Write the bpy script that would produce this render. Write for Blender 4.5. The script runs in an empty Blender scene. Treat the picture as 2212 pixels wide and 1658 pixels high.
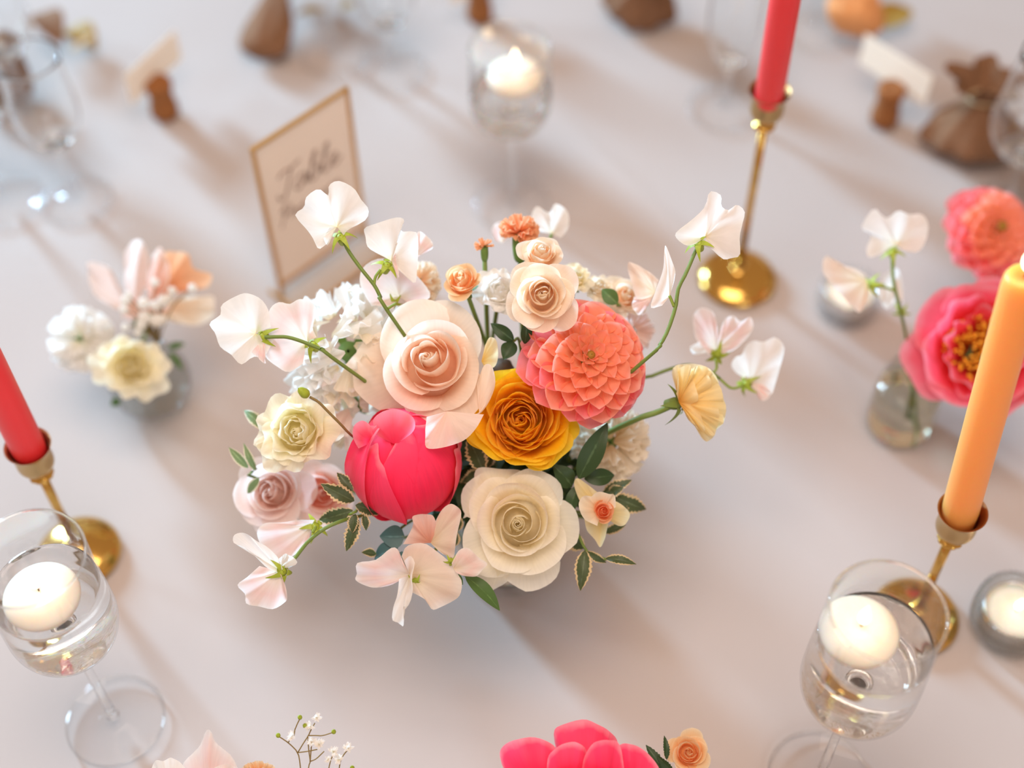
import bpy, math, random
import numpy as np
from math import sin, cos, pi, radians
from mathutils import Vector, Matrix
random.seed(7)
S = bpy.context.scene
COL = S.collection
# ------------------------------------------------------------------ camera
F = 3072.0                      # focal length in pixels of the 2212 px wide frame
PITCH, ROLL = radians(52.5), radians(0.7)
FW = np.array([0, cos(PITCH), -sin(PITCH)]); RT = np.array([1., 0, 0]); UP = np.cross(RT, FW)
RI = RT*cos(ROLL) - UP*sin(ROLL); UI = UP*cos(ROLL) + RT*sin(ROLL)
CAM = np.array([0, 0, 1.0])
cd = bpy.data.cameras.new('camera'); co = bpy.data.objects.new('camera', cd); COL.objects.link(co)
cd.sensor_width = 36.0; cd.lens = 36.0*F/2212
co.matrix_world = Matrix([[RI[0], UI[0], -FW[0], CAM[0]], [RI[1], UI[1], -FW[1], CAM[1]], [RI[2], UI[2], -FW[2], CAM[2]], [0, 0, 0, 1]])
cd.clip_start = 0.01
cd.dof.use_dof = True; cd.dof.focus_distance = 0.945; cd.dof.aperture_fstop = 1.9
S.camera = co
S.view_settings.view_transform = 'Standard'; S.view_settings.look = 'None'
S.view_settings.gamma = 1.0; S.view_settings.use_curve_mapping = False
S.view_settings.exposure = 0.50
# ------------------------------------------------------------------ light
W = bpy.data.worlds.new('world'); S.world = W; W.use_nodes = True
bg = W.node_tree.nodes['Background']; bg.inputs[0].default_value = (1.0, 0.66, 0.44, 1); bg.inputs[1].default_value = 0.37

def area(name, loc, target, sx, sy, power, color):
    l = bpy.data.lights.new(name, 'AREA'); l.shape = 'RECTANGLE'; l.size = sx; l.size_y = sy
    l.energy = power; l.color = color
    o = bpy.data.objects.new(name, l); COL.objects.link(o); o.location = loc
    o.rotation_euler = (Vector(target)-Vector(loc)).to_track_quat('-Z', 'Y').to_euler()
    return o
# daylight through two tall windows beyond the left side of the table
area('window_daylight', (-3.3, 4.4, 1.75), (0, .8, 0), 0.6, 1.6, 380, (0.44, 0.76, 1.0))
area('window_daylight', (-4.6, 2.6, 1.7), (0, .8, 0), 0.7, 2.0, 75, (0.52, 0.80, 1.0))
# added warm overhead fill for the table centre, unseen cool fill behind the camera
area('overhead_fill', (-0.08, 0.40, 1.75), (-.02, .6, 0), 1.0, 0.9, 16.5, (1.0, 0.83, 0.70))
area('rear_fill', (1.2, -2.6, 1.8), (0, .6, 0), 1.2, 1.2, 16, (0.85, 0.93, 1.0))

# ------------------------------------------------------------------ helpers
def at(px, py, z=0.0):
    d = FW*F + RI*(px-1106) - UI*(py-829)
    return CAM + d*((z-1.0)/d[2])
def V(px, py, d):
    return CAM + (FW + RI*((px-1106)/F) - UI*((py-829)/F))*d
def mesh(name, verts, faces, mat, uvs=None, smooth=True):
    m = bpy.data.meshes.new(name)
    m.from_pydata([tuple(map(float, v)) for v in verts], [], faces)
    if uvs is not None:
        l = m.uv_layers.new(name='UVMap')
        vi = np.empty(len(m.loops), dtype=np.int32); m.loops.foreach_get('vertex_index', vi)
        l.data.foreach_set('uv', np.asarray(uvs, dtype=np.float32)[vi].ravel())
    if smooth: m.shade_smooth()
    for mm in (mat if isinstance(mat, (list, tuple)) else [mat]): m.materials.append(mm)
    return m
def link(name, m, parent=None, loc=None):
    o = bpy.data.objects.new(name, m); COL.objects.link(o)
    if loc is not None: o.location = Vector([float(q) for q in loc])
    if parent is not None: o.parent = parent
    return o
def thing(name, label, cat, loc=(0, 0, 0), group=None):
    o = link(name, None, None, loc); o.empty_display_size = .01
    return tag(o, label, cat, group)
def tag(o, label=None, cat=None, group=None, kind=None):
    if label: o['label'] = label
    if cat: o['category'] = cat
    if group: o['group'] = group
    if kind: o['kind'] = kind
    return o
def grid(P, uv=None, wrap=False):
    nv, nu = P.shape[:2]
    verts = P.reshape(-1, 3); faces = []
    for j in range(nv-1):
        for i in range(nu-1 if not wrap else nu):
            a = j*nu+i; b = j*nu+(i+1) % nu
            faces.append((a, b, b+nu, a+nu))
    if uv is None:
        U, Vv = np.meshgrid(np.linspace(0, 1, nu), np.linspace(0, 1, nv)); uv = np.stack([U, Vv], -1)
    return verts, faces, uv.reshape(-1, 2)
def merge(parts):
    vs, fs, us, n = [], [], [], 0
    for v, f, u in parts:
        vs.append(np.asarray(v)); us.append(np.asarray(u)); fs += [tuple(i+n for i in q) for q in f]; n += len(v)
    return np.concatenate(vs), fs, np.concatenate(us)
def lathe(prof, seg=48, rmod=None):
    pr = np.array(prof, float); n = len(pr)
    th = np.linspace(0, 2*pi, seg, endpoint=False)
    P = np.zeros((n, seg, 3))
    for j in range(n):
        r = pr[j, 0]*(np.ones(seg) if rmod is None else rmod(th, j/(n-1), j))
        P[j, :, 0] = r*np.cos(th); P[j, :, 1] = r*np.sin(th); P[j, :, 2] = pr[j, 1]
    return grid(P, None, True)
def spline(pts, n):
    """smooth a list of (x, z) or points with Catmull-Rom"""
    p = np.array(pts, float); p = np.vstack([2*p[0]-p[1], p, 2*p[-1]-p[-2]])
    out = []
    m = len(p)-3
    for k in range(n):
        t = k/(n-1)*m; i = min(int(t), m-1); f = t-i
        a, b, c, d = p[i], p[i+1], p[i+2], p[i+3]
        out.append(.5*((2*b)+(-a+c)*f+(2*a-5*b+4*c-d)*f*f+(-a+3*b-3*c+d)*f**3))
    return np.array(out)
def tube(pts, r, n=None, seg=8, r2=None, cap=True):
    pts = np.array(pts, float)
    if n: pts = spline(pts, n)
    N = len(pts); P = np.zeros((N, seg, 3)); up = np.array([.3, .2, 1.])
    for i in range(N):
        t = pts[min(i+1, N-1)]-pts[max(i-1, 0)]; t /= np.linalg.norm(t)+1e-12
        a = np.cross(t, up); a /= np.linalg.norm(a)+1e-12; b = np.cross(t, a); up = b*-1 if False else up
        rr = r if r2 is None else r+(r2-r)*i/(N-1)
        for k in range(seg):
            P[i, k] = pts[i]+rr*(a*cos(2*pi*k/seg)+b*sin(2*pi*k/seg))
    v, f, u = grid(P, None, True)
    if cap: f = f+[tuple(range(seg))[::-1], tuple((N-1)*seg+k for k in range(seg))]
    return v, f, u
def frame(axis, spin=0.0):
    z = np.array(axis, float); z /= np.linalg.norm(z)
    x = np.cross([.12, 1, .07], z); x /= np.linalg.norm(x); y = np.cross(z, x)
    x2 = x*cos(spin)+y*sin(spin); y2 = -x*sin(spin)+y*cos(spin)
    return np.stack([x2, y2, z], 1)
def mat4(R, loc=(0, 0, 0), s=1.0):
    M = Matrix([[R[i][0]*s, R[i][1]*s, R[i][2]*s, loc[i]] for i in range(3)]+[[0, 0, 0, 1]])
    return M
def sm(x): x = np.clip(x, 0, 1); return x*x*(3-2*x)
def caxis(px, py, a=0.0, b=0.0):
    """an axis given by how it leans away from the viewer's line"""
    c = CAM-V(px, py, 1); c /= np.linalg.norm(c); v = c+a*RI+b*UI
    return v/np.linalg.norm(v)

# ------------------------------------------------------------------ materials
def newmat(name):
    m = bpy.data.materials.new(name); m.use_nodes = True; nt = m.node_tree
    for n in list(nt.nodes): nt.nodes.remove(n)
    out = nt.nodes.new('ShaderNodeOutputMaterial')
    return m, nt, out
def pbr(name, col, rough=.5, metal=0, sss=0, ssr=(1, .4, .2), trans=0, ior=1.45, bump=0, bscale=200, var=0, vscale=40, emit=None, estr=0, sssc=.01, coat=0):
    m, nt, out = newmat(name); b = nt.nodes.new('ShaderNodeBsdfPrincipled'); nt.links.new(b.outputs[0], out.inputs[0])
    b.inputs['Base Color'].default_value = (*col, 1); b.inputs['Roughness'].default_value = rough; b.inputs['Metallic'].default_value = metal
    b.inputs['IOR'].default_value = ior; b.inputs['Transmission Weight'].default_value = trans; b.inputs['Coat Weight'].default_value = coat
    if sss: b.inputs['Subsurface Weight'].default_value = sss; b.inputs['Subsurface Radius'].default_value = ssr; b.inputs['Subsurface Scale'].default_value = sssc
    if emit: b.inputs['Emission Color'].default_value = (*emit, 1); b.inputs['Emission Strength'].default_value = estr
    tc = nt.nodes.new('ShaderNodeTexCoord')
    if var:
        n = nt.nodes.new('ShaderNodeTexNoise'); n.inputs['Scale'].default_value = vscale; nt.links.new(tc.outputs['Object'], n.inputs['Vector'])
        mx = nt.nodes.new('ShaderNodeMix'); mx.data_type = 'RGBA'
        mx.inputs[6].default_value = (*[c*(1-var) for c in col], 1); mx.inputs[7].default_value = (*[min(1, c*(1+var)) for c in col], 1)
        nt.links.new(n.outputs[0], mx.inputs[0]); nt.links.new(mx.outputs[2], b.inputs['Base Color'])
    if bump:
        n = nt.nodes.new('ShaderNodeTexNoise'); n.inputs['Scale'].default_value = bscale; nt.links.new(tc.outputs['Object'], n.inputs['Vector'])
        bp = nt.nodes.new('ShaderNodeBump'); bp.inputs['Strength'].default_value = bump; bp.inputs['Distance'].default_value = .001
        nt.links.new(n.outputs[0], bp.inputs['Height']); nt.links.new(bp.outputs[0], b.inputs['Normal'])
    return m
def petal_mat(name, stops, tr=.6, vein=.045, rough=.55, trc=None):
    """petal colour from base to tip along UV.y, fine veins along the length, light passing through"""
    m, nt, out = newmat(name); N = nt.nodes; L = nt.links
    tc = N.new('ShaderNodeTexCoord'); sp = N.new('ShaderNodeSeparateXYZ'); L.new(tc.outputs['UV'], sp.inputs[0])
    cr = N.new('ShaderNodeValToRGB'); e = cr.color_ramp.elements
    while len(e) < len(stops): e.new(.5)
    for q, (p, c) in zip(e, stops): q.position = p; q.color = (*c, 1)
    ns = N.new('ShaderNodeTexNoise'); ns.inputs['Scale'].default_value = 90; L.new(tc.outputs['Object'], ns.inputs['Vector'])
    ad = N.new('ShaderNodeMath'); ad.operation = 'MULTIPLY_ADD'; L.new(ns.outputs[0], ad.inputs[0]); ad.inputs[1].default_value = .16; 
    sb = N.new('ShaderNodeMath'); sb.operation = 'SUBTRACT'; L.new(sp.outputs['Y'], sb.inputs[0]); sb.inputs[1].default_value = .08
    L.new(sb.outputs[0], ad.inputs[2]); L.new(ad.outputs[0], cr.inputs[0])
    mp = N.new('ShaderNodeMapping'); mp.inputs['Scale'].default_value = (26, 1.6, 1); L.new(tc.outputs['UV'], mp.inputs[0])
    vn = N.new('ShaderNodeTexNoise'); vn.inputs['Scale'].default_value = 1.6; vn.inputs['Detail'].default_value = 3; L.new(mp.outputs[0], vn.inputs['Vector'])
    hv = N.new('ShaderNodeMapRange'); hv.inputs[1].default_value = .3; hv.inputs[2].default_value = .7; hv.inputs[3].default_value = 1-vein; hv.inputs[4].default_value = 1+vein*.4
    L.new(vn.outputs[0], hv.inputs[0])
    mu = N.new('ShaderNodeVectorMath'); mu.operation = 'SCALE'; L.new(cr.outputs[0], mu.inputs[0]); L.new(hv.outputs[0], mu.inputs['Scale'])
    b = N.new('ShaderNodeBsdfPrincipled'); L.new(mu.outputs[0], b.inputs['Base Color']); b.inputs['Roughness'].default_value = rough
    b.inputs['Specular IOR Level'].default_value = .25; b.inputs['Sheen Weight'].default_value = .12
    t = N.new('ShaderNodeBsdfTranslucent'); L.new(mu.outputs[0], t.inputs[0])
    bp = N.new('ShaderNodeBump'); bp.inputs['Strength'].default_value = .10; bp.inputs['Distance'].default_value = .0005
    L.new(vn.outputs[0], bp.inputs['Height']); L.new(bp.outputs[0], b.inputs['Normal'])
    mx = N.new('ShaderNodeMixShader'); mx.inputs[0].default_value = tr; L.new(b.outputs[0], mx.inputs[1]); L.new(t.outputs[0], mx.inputs[2])
    L.new(mx.outputs[0], out.inputs[0])
    return m
def leaf_mat(name, mid, margin=None, mpos=.72, tr=.25):
    m, nt, out = newmat(name); N = nt.nodes; L = nt.links
    tc = N.new('ShaderNodeTexCoord'); sp = N.new('ShaderNodeSeparateXYZ'); L.new(tc.outputs['UV'], sp.inputs[0])
    a = N.new('ShaderNodeMath'); a.operation = 'MULTIPLY_ADD'; L.new(sp.outputs['X'], a.inputs[0]); a.inputs[1].default_value = 2; a.inputs[2].default_value = -1
    ab = N.new('ShaderNodeMath'); ab.operation = 'ABSOLUTE'; L.new(a.outputs[0], ab.inputs[0])
    ns = N.new('ShaderNodeTexNoise'); ns.inputs['Scale'].default_value = 160; L.new(tc.outputs['Object'], ns.inputs['Vector'])
    s2 = N.new('ShaderNodeMath'); s2.operation = 'MULTIPLY_ADD'; L.new(ns.outputs[0], s2.inputs[0]); s2.inputs[1].default_value = .5; L.new(ab.outputs[0], s2.inputs[2])
    cr = N.new('ShaderNodeValToRGB'); e = cr.color_ramp.elements
    vein = tuple(min(1, c*1.7+.02) for c in mid)
    e[0].position = .22; e[0].color = (*vein, 1); e[1].position = .34; e[1].color = (*mid, 1)
    if margin:
        q = e.new(mpos+.24); q.color = (*[c*1.15 for c in mid], 1); q = e.new(mpos+.30); q.color = (*margin, 1)
    L.new(s2.outputs[0], cr.inputs[0])
    b = N.new('ShaderNodeBsdfPrincipled'); L.new(cr.outputs[0], b.inputs['Base Color']); b.inputs['Roughness'].default_value = .45
    b.inputs['Specular IOR Level'].default_value = .35
    t = N.new('ShaderNodeBsdfTranslucent'); L.new(cr.outputs[0], t.inputs[0])
    mx = N.new('ShaderNodeMixShader'); mx.inputs[0].default_value = tr; L.new(b.outputs[0], mx.inputs[1]); L.new(t.outputs[0], mx.inputs[2])
    L.new(mx.outputs[0], out.inputs[0])
    return m
def thin_glass(name, tint=(1, 1, 1), refl=1.0):
    m, nt, out = newmat(name); N = nt.nodes; L = nt.links
    t = N.new('ShaderNodeBsdfTransparent'); t.inputs[0].default_value = (*tint, 1)
    g = N.new('ShaderNodeBsdfGlossy'); g.inputs['Roughness'].default_value = .02
    fr = N.new('ShaderNodeLayerWeight'); fr.inputs[0].default_value = .5
    pw = N.new('ShaderNodeMath'); pw.operation = 'POWER'; L.new(fr.outputs['Facing'], pw.inputs[0]); pw.inputs[1].default_value = 3.2
    mu = N.new('ShaderNodeMath'); mu.operation = 'MULTIPLY_ADD'; L.new(pw.outputs[0], mu.inputs[0]); mu.inputs[1].default_value = .55*refl; mu.inputs[2].default_value = .035*refl
    mx = N.new('ShaderNodeMixShader'); L.new(mu.outputs[0], mx.inputs[0]); L.new(t.outputs[0], mx.inputs[1]); L.new(g.outputs[0], mx.inputs[2])
    L.new(mx.outputs[0], out.inputs[0])
    return m
def emitter(name, col, s):
    m, nt, out = newmat(name); e = nt.nodes.new('ShaderNodeEmission'); e.inputs[0].default_value = (*col, 1); e.inputs[1].default_value = s
    nt.links.new(e.outputs[0], out.inputs[0]); return m
M = {}
M['cloth'] = pbr('tablecloth_fabric', (.455, .405, .395), .85, bump=.12, bscale=900)
M['floor'] = pbr('wooden_floor', (.20, .11, .06), .5, var=.3, vscale=6)
M['brass'] = pbr('brass', (.66, .41, .11), .16, 1, var=.10, vscale=25)
M['brass_dull'] = pbr('brushed_brass', (.54, .38, .18), .32, 1, bump=.1, bscale=400)
M['brass_in'] = pbr('brass_inside', (.42, .22, .09), .4, 1)
M['glass'] = pbr('clear_glass', (.97, .99, 1), 0.0, trans=1, ior=1.45)
M['thin'] = thin_glass('thin_glass_wall', (.985, .99, .99), 1.0)
M['ribbed'] = thin_glass('ribbed_glass', (.90, .905, .89), 1.5)
M['foot'] = thin_glass('glass_foot', (.995, .995, .995), .35)
M['water'] = pbr('water', (1, 1, 1), 0.0, trans=1, ior=1.33)
M['wax'] = pbr('white_wax', (.86, .77, .66), .45, sss=.9, ssr=(1, .55, .32), sssc=.02)
M['wax_red'] = pbr('coral_red_wax', (.88, .04, .05), .38, sss=.25, ssr=(1, .2, .1), sssc=.006)
M['wax_orange'] = pbr('orange_wax', (.93, .36, .10), .4, sss=.9, ssr=(1, .45, .15), sssc=.05)
M['flame'] = emitter('flame', (1, .76, .48), 5.0)
M['wick'] = pbr('wick', (.03, .02, .015), .9)
M['tin'] = pbr('tealight_tin', (.8, .8, .8), .25, 1)
M['cork'] = pbr('cork', (.28, .105, .03), .9, bump=.8, bscale=350, var=.35, vscale=180)
M['paper'] = pbr('card', (.86, .78, .68), .8)
M['sign_paper'] = None
M['gold'] = pbr('gold_frame', (.62, .36, .13), .35, .8)
M['ink'] = pbr('brown_ink', (.30, .19, .15), .8)
M['acrylic'] = thin_glass('acrylic_sheet', (.97, .93, .88), 1.0)
M['burlap'] = pbr('burlap', (.21, .105, .055), .95, bump=.9, bscale=500, var=.3, vscale=120)
M['twine'] = pbr('twine', (.55, .40, .24), .9)
M['organza'] = pbr('peach_fabric', (.72, .33, .13), .8, var=.1)
M['ochre'] = pbr('ochre_dry_leaf', (.30, .17, .02), .7, var=.3)
M['stripe'] = pbr('pale_beads', (.72, .68, .52), .5)
M['stem'] = pbr('green_stem', (.14, .21, .04), .5, var=.25, vscale=60)
M['stem_y'] = pbr('light_green_stem', (.20, .28, .04), .5, var=.2, vscale=60)
M['stem_br'] = pbr('brown_stem', (.22, .15, .05), .6)
M['calyx'] = pbr('yellow_green_calyx', (.30, .38, .03), .5, var=.3, vscale=300)
M['calyx_g'] = pbr('green_calyx', (.13, .24, .05), .5, var=.3, vscale=200)
M['stamen'] = pbr('golden_stamens', (.92, .42, .03), .7, var=.2, vscale=300)
M['berry'] = pbr('dark_seed_head', (.08, .065, .05), .6, var=.3, vscale=200)
M['leaf'] = leaf_mat('dark_leaf', (.030, .065, .022))
M['leaf_mid'] = leaf_mat('mid_green_leaf', (.075, .15, .04))
M['leaf_var'] = leaf_mat('variegated_leaf', (.060, .085, .035), (.62, .48, .28), .72)
M['leaf_varp'] = leaf_mat('pale_variegated_leaf', (.16, .24, .11), (.68, .66, .52), .70)
M['euc'] = leaf_mat('blue_green_leaf', (.055, .13, .14))
C = dict(
    blush=[(0, (.98, .56, .34)), (.35, (.98, .70, .50)), (.72, (.97, .80, .67)), (.97, (.97, .90, .82))],
    blushpale=[(0, (.97, .84, .72)), (.4, (.97, .89, .82)), (1, (.97, .94, .92))],
    cream=[(0, (.96, .84, .58)), (.4, (.96, .89, .70)), (.8, (.97, .93, .80)), (1, (.97, .95, .88))],
    peach=[(0, (.97, .62, .38)), (.4, (.97, .74, .52)), (.8, (.96, .84, .68)), (1, (.96, .90, .80))],
    apricot=[(0, (.95, .40, .12)), (.45, (.95, .52, .22)), (.85, (.95, .68, .40)), (1, (.95, .80, .58))],
    yellow=[(0, (.96, .56, .004)), (.4, (.97, .60, .006)), (.8, (.98, .65, .01)), (1, (.98, .72, .06))],
    hot=[(0, (.86, .005, .05)), (.5, (.93, .012, .085)), (.9, (.95, .05, .16)), (1, (.95, .25, .36))],
    hotlobe=[(0, (.94, .03, .13)), (.5, (.95, .12, .24)), (1, (.96, .38, .50))],
    hotopen=[(0, (.85, .03, .04)), (.4, (.93, .06, .09)), (.85, (.95, .14, .22)), (1, (.95, .34, .42))],
    coral=[(0, (.95, .26, .10)), (.35, (.98, .47, .27)), (.8, (.98, .42, .31)), (1, (.98, .58, .52))],
    coralpink=[(0, (.92, .16, .13)), (.4, (.96, .30, .28)), (.85, (.96, .30, .34)), (1, (.96, .46, .50))],
    white=[(0, (.92, .88, .72)), (.3, (.94, .92, .86)), (.7, (.95, .94, .92)), (1, (.95, .95, .94))],
    ivory=[(0, (.90, .74, .48)), (.4, (.93, .84, .68)), (1, (.94, .89, .78))],
    lisi=[(0, (.78, .60, .03)), (.18, (.90, .78, .25)), (.4, (.95, .90, .66)), (1, (.95, .92, .78))],
    lemon=[(0, (.93, .56, .08)), (.45, (.96, .78, .36)), (1, (.97, .88, .60))],
    pink=[(0, (.97, .72, .62)), (.4, (.96, .78, .71)), (.8, (.95, .80, .76)), (1, (.96, .88, .86))],
    pea=[(0, (.93, .78, .48)), (.16, (.94, .90, .82)), (.6, (.95, .92, .90)), (1, (.95, .95, .94))],
    peapink=[(0, (.94, .82, .66)), (.35, (.95, .83, .79)), (.65, (.95, .72, .70)), (.9, (.95, .82, .80)), (1, (.95, .91, .90))],
    peapeach=[(0, (.94, .74, .48)), (.4, (.95, .82, .67)), (.8, (.95, .79, .68)), (1, (.95, .87, .81))],
    orange=[(0, (.92, .36, .14)), (.5, (.95, .44, .22)), (1, (.95, .56, .34))],
    salmon=[(0, (.94, .46, .32)), (.45, (.95, .58, .46)), (.8, (.95, .70, .62)), (1, (.95, .80, .74))],
)
for k, v in C.items(): M['p_'+k] = petal_mat('petal_'+k, v)
M['sign_paper'] = petal_mat('cream_card', [(0, (.84, .70, .60)), (1, (.84, .70, .60))], tr=.35, vein=0)
M['p_hot'] = petal_mat('petal_hot_b', C['hot'], tr=.2, vein=.08)

# ------------------------------------------------------------------ flower parts
def wrap_petal(phi, R, h, Wd, flare, spiral=.1, point=.15, ruf=0, seed=0, rb=.35, cut=.25, roll=.5, z0=0, nu=13, nv=10, sag=0, kr=9, lip=.05, srl=0, inc=0):
    u = np.linspace(-1, 1, nu)[None, :]*np.ones((nv, 1)); v = np.linspace(0, 1, nv)[:, None]*np.ones((1, nu))
    ve = v*(1-cut*np.abs(u)**2.4)
    s = sm((ve-.5)/.5)
    rho = R*(1-flare)*(rb+(1-rb)*np.sin(np.minimum(ve/.75, 1)*pi/2)) + R*flare*s**1.2*(1+point*(1-np.abs(u))**1.2*2)
    z = z0+h*ve-roll*R*flare*s**2*1.2-sag*ve**2
    rho = rho*(1-inc*sm((ve-.45)/.55))
    s2 = sm((ve-.84)/.16); rho = rho+lip*R*s2; z = z-lip*R*.9*s2
    sd = np.maximum(0, np.abs(u)-.35)/.65; z = z-srl*h*sd**2*s; rho = rho+srl*R*.3*sd**2*s
    rho = rho*(1+spiral*u*(.3+.7*ve))
    th = phi+u*Wd*(.55+.45*np.sin(pi*np.minimum(v, .7)/1.4))*(1-.12*sm((v-.8)/.2))
    w = ruf*(.15+.85*s)
    rho = rho+w*np.sin(u*kr+seed*3.1+v*2); z = z+w*.9*np.cos(u*kr*1.23+seed*1.7)
    P = np.stack([rho*np.cos(th), rho*np.sin(th), z], -1)
    uv = np.stack([(u+1)/2, v], -1)
    return grid(P, uv)
def head_base(R, depth, mat=None):
    """green swelling under a bloom with five sepals"""
    parts = [lathe([(0, -depth), (R*.10, -depth), (R*.24, -depth*.55), (R*.30, -depth*.1), (R*.05, 0)], 12)]
    for k in range(5):
        th = 2*pi*k/5+.3; P = np.zeros((7, 3, 3))
        for j in range(7):
            t = j/6; r = R*(.2+.55*t); w = R*.13*sin(pi*(.15+.85*t))*(1.0 if t < 1 else 0.05)
            for i, uu in enumerate((-1, 0, 1)):
                P[j, i] = (r*cos(th)-uu*w*sin(th), r*sin(th)+uu*w*cos(th), -depth*.5+R*.25*t*t*(1 if k % 2 else .5))
        parts.append(grid(P))
    return merge(parts)
def stem_to(parent, o, p0, axis, p1, r=.0017, mat='stem', side=.5):
    """curved stem from a bloom down to the vase mouth and on to the vase floor"""
    p0 = np.array(p0); axis = np.array(axis); p1 = np.array(p1)
    d = np.linalg.norm(p1-p0)
    pts = [p0-axis*.004, p0-axis*d*.35+(p1-p0)*.1, p0*.35+p1*.65-axis*.01, p1, p1+np.array([random.uniform(-.008, .008), random.uniform(-.008, .008), -.8*max(p1[2]-.008, .01)])]
    v, f, u = tube(np.array(pts)-o, r, 16, 6)
    link('stem', mesh('stem', v, f, M[mat], u), parent)
VC = np.array([-.005, .597, 0.0])          # the vase's centre on the table
def vase_mouth(p):
    a = math.atan2(p[1]-VC[1], p[0]-VC[0])+random.uniform(-.5, .5); r = random.uniform(.008, .026)
    return VC+np.array([r*cos(a), r*sin(a), .085])

def bloom(name, label, cat, px, py, d, axis, spin, petals, mat, R, depth, stem=True, calyx=True, group=None, core=None, mouth=None, mats=None):
    o = V(px, py, d); Rm = frame(axis, spin)
    t = thing(name, label, cat, o, group)
    Rt = Rm.T
    for k, (v, f, u) in enumerate(petals):
        v = np.asarray(v)@Rt
        link('petal', mesh('petal', v, f, M[mats[k] if mats else mat], u), t)
    if calyx:
        v, f, u = head_base(R, depth); link('calyx', mesh('calyx', np.asarray(v)@Rt, f, M['calyx_g'], u), t)
    if core is not None:
        v, f, u = core[0]; link(core[1], mesh(core[1], np.asarray(v)@Rt, f, M[core[2]], u), t)
    if stem:
        m = mouth if mouth is not None else vase_mouth(o)
        stem_to(t, o, o-np.array(axis)*depth*.9/np.linalg.norm(axis), axis/np.linalg.norm(axis), m)
    return t
def rose_petals(R, n, h, open_=.5, ruf=.0, seed=0, point=.15, tight=.9, cup=.45, Wo=.85, roll=.5, spiral=.12, kr=9, sink=.0, rmin=.05, srl=.18, lip=.05):
    rnd = random.Random(seed); out = []
    # the furled heart: two petals rolled into a closed bud
    for k in range(2):
        u = np.linspace(0, 1, 26)[None, :]*np.ones((9, 1)); v = np.linspace(0, 1, 9)[:, None]*np.ones((1, 26))
        th = k*pi+u*pi*2.2; rr = R*(.035+.075*u)*(.55+.6*np.sin(pi*np.minimum(.2+v*.75, 1)))*(1+.25*v*u); zz = h*(.35+v*(.60-.10*u))-sink*h
        out.append(grid(np.stack([rr*np.cos(th), rr*np.sin(th), zz], -1), np.stack([u, .35+.65*v], -1)))
    u = np.linspace(0, 1, 14)[None, :]*np.ones((5, 1)); v = np.linspace(0, 1, 5)[:, None]*np.ones((1, 14)); rr = R*.60*v
    out.append(grid(np.stack([rr*np.cos(u*2*pi), rr*np.sin(u*2*pi), h*(.64-sink-.34*v**1.5)*np.ones_like(u)], -1), np.stack([u, .3+0*v], -1)))
    for i in range(n):
        t = i/(n-1); phi = i*2.399+rnd.uniform(-.25, .25)
        Ri = R*(rmin+(1-rmin)*t**tight)*rnd.uniform(.94, 1.06)
        hi = h*(1-cup*t**1.6)*rnd.uniform(.96, 1.04)-sink*(1-t)**2*h
        fl = open_*t**1.3*rnd.uniform(.85, 1.15)
        Wd = 1.75*(1-t)+Wo*t
        out.append(wrap_petal(phi, Ri, hi, Wd, fl, spiral=spiral*rnd.choice((1, 1, 1, -1)), point=point*t*rnd.uniform(.3, 1.5), ruf=ruf*R*(.3+.7*t), seed=seed+i, rb=.3, cut=.16+.1*t, roll=roll, kr=kr, nu=17 if t > .3 else 15, nv=14, srl=srl*t, lip=lip*(.3+.7*t), inc=.32*max(0, 1-t*1.5)))
        q = out[-1]; out[-1] = (q[0]+np.array([rnd.gauss(0, .045)*R, rnd.gauss(0, .045)*R, rnd.gauss(0, .035)*h*t])*(1-.3*t), q[1], q[2])
    return out
def fan_mass_petals(R, n, seed, a0=.1, a1=1.9, wide=.9, ruf=.12, inner=.25, serr=.0, length=.55, lay=.45):
    """ruffled fan petals packed on a dome (carnation, hydrangea)"""
    rnd = random.Random(seed); out = []
    for i in range(n):
        t = (i+.5)/n; phi = i*2.399+rnd.uniform(-.3, .3); al = a0+(a1-a0)*t**.62+rnd.uniform(-.08, .08)
        L = R*length*rnd.uniform(.85, 1.15); nu, nv = 13, 6
        u = np.linspace(-1, 1, nu)[None, :]*np.ones((nv, 1)); v = np.linspace(0, 1, nv)[:, None]*np.ones((1, nu))
        w = wide*L*(.15+.85*v**.8); x = R*inner+L*v*(1-.18*u*u)+(R*(1-inner-length))*v
        y = w*u*.6; z = ruf*R*v*np.sin(u*6+i*1.7+v)*1.1+.10*R*v*v
        if serr: x = x+serr*R*(v > .99)*(np.arange(nu) % 2)[None, :]
        D = np.array([sin(al)*cos(phi), sin(al)*sin(phi), cos(al)]); tg = np.array([-sin(phi), cos(phi), 0]); nn = np.cross(D, tg)
        tw = rnd.uniform(0, 2*pi) if lay > .7 else pi+rnd.uniform(-.9, .9); tg2 = tg*cos(tw)+nn*sin(tw); nn2 = np.cross(D, tg2)
        bx = R*inner if lay < .7 else R*.72; xl = x-R*inner; Dl = D*cos(lay)+nn2*sin(lay)*(1 if lay > .7 else 1); Nl = D*sin(lay)-nn2*cos(lay)
        P = D*bx+xl[..., None]*Dl+y[..., None]*tg2+z[..., None]*Nl
        out.append(grid(P, np.stack([(u+1)/2, v], -1)))
    return out
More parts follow.
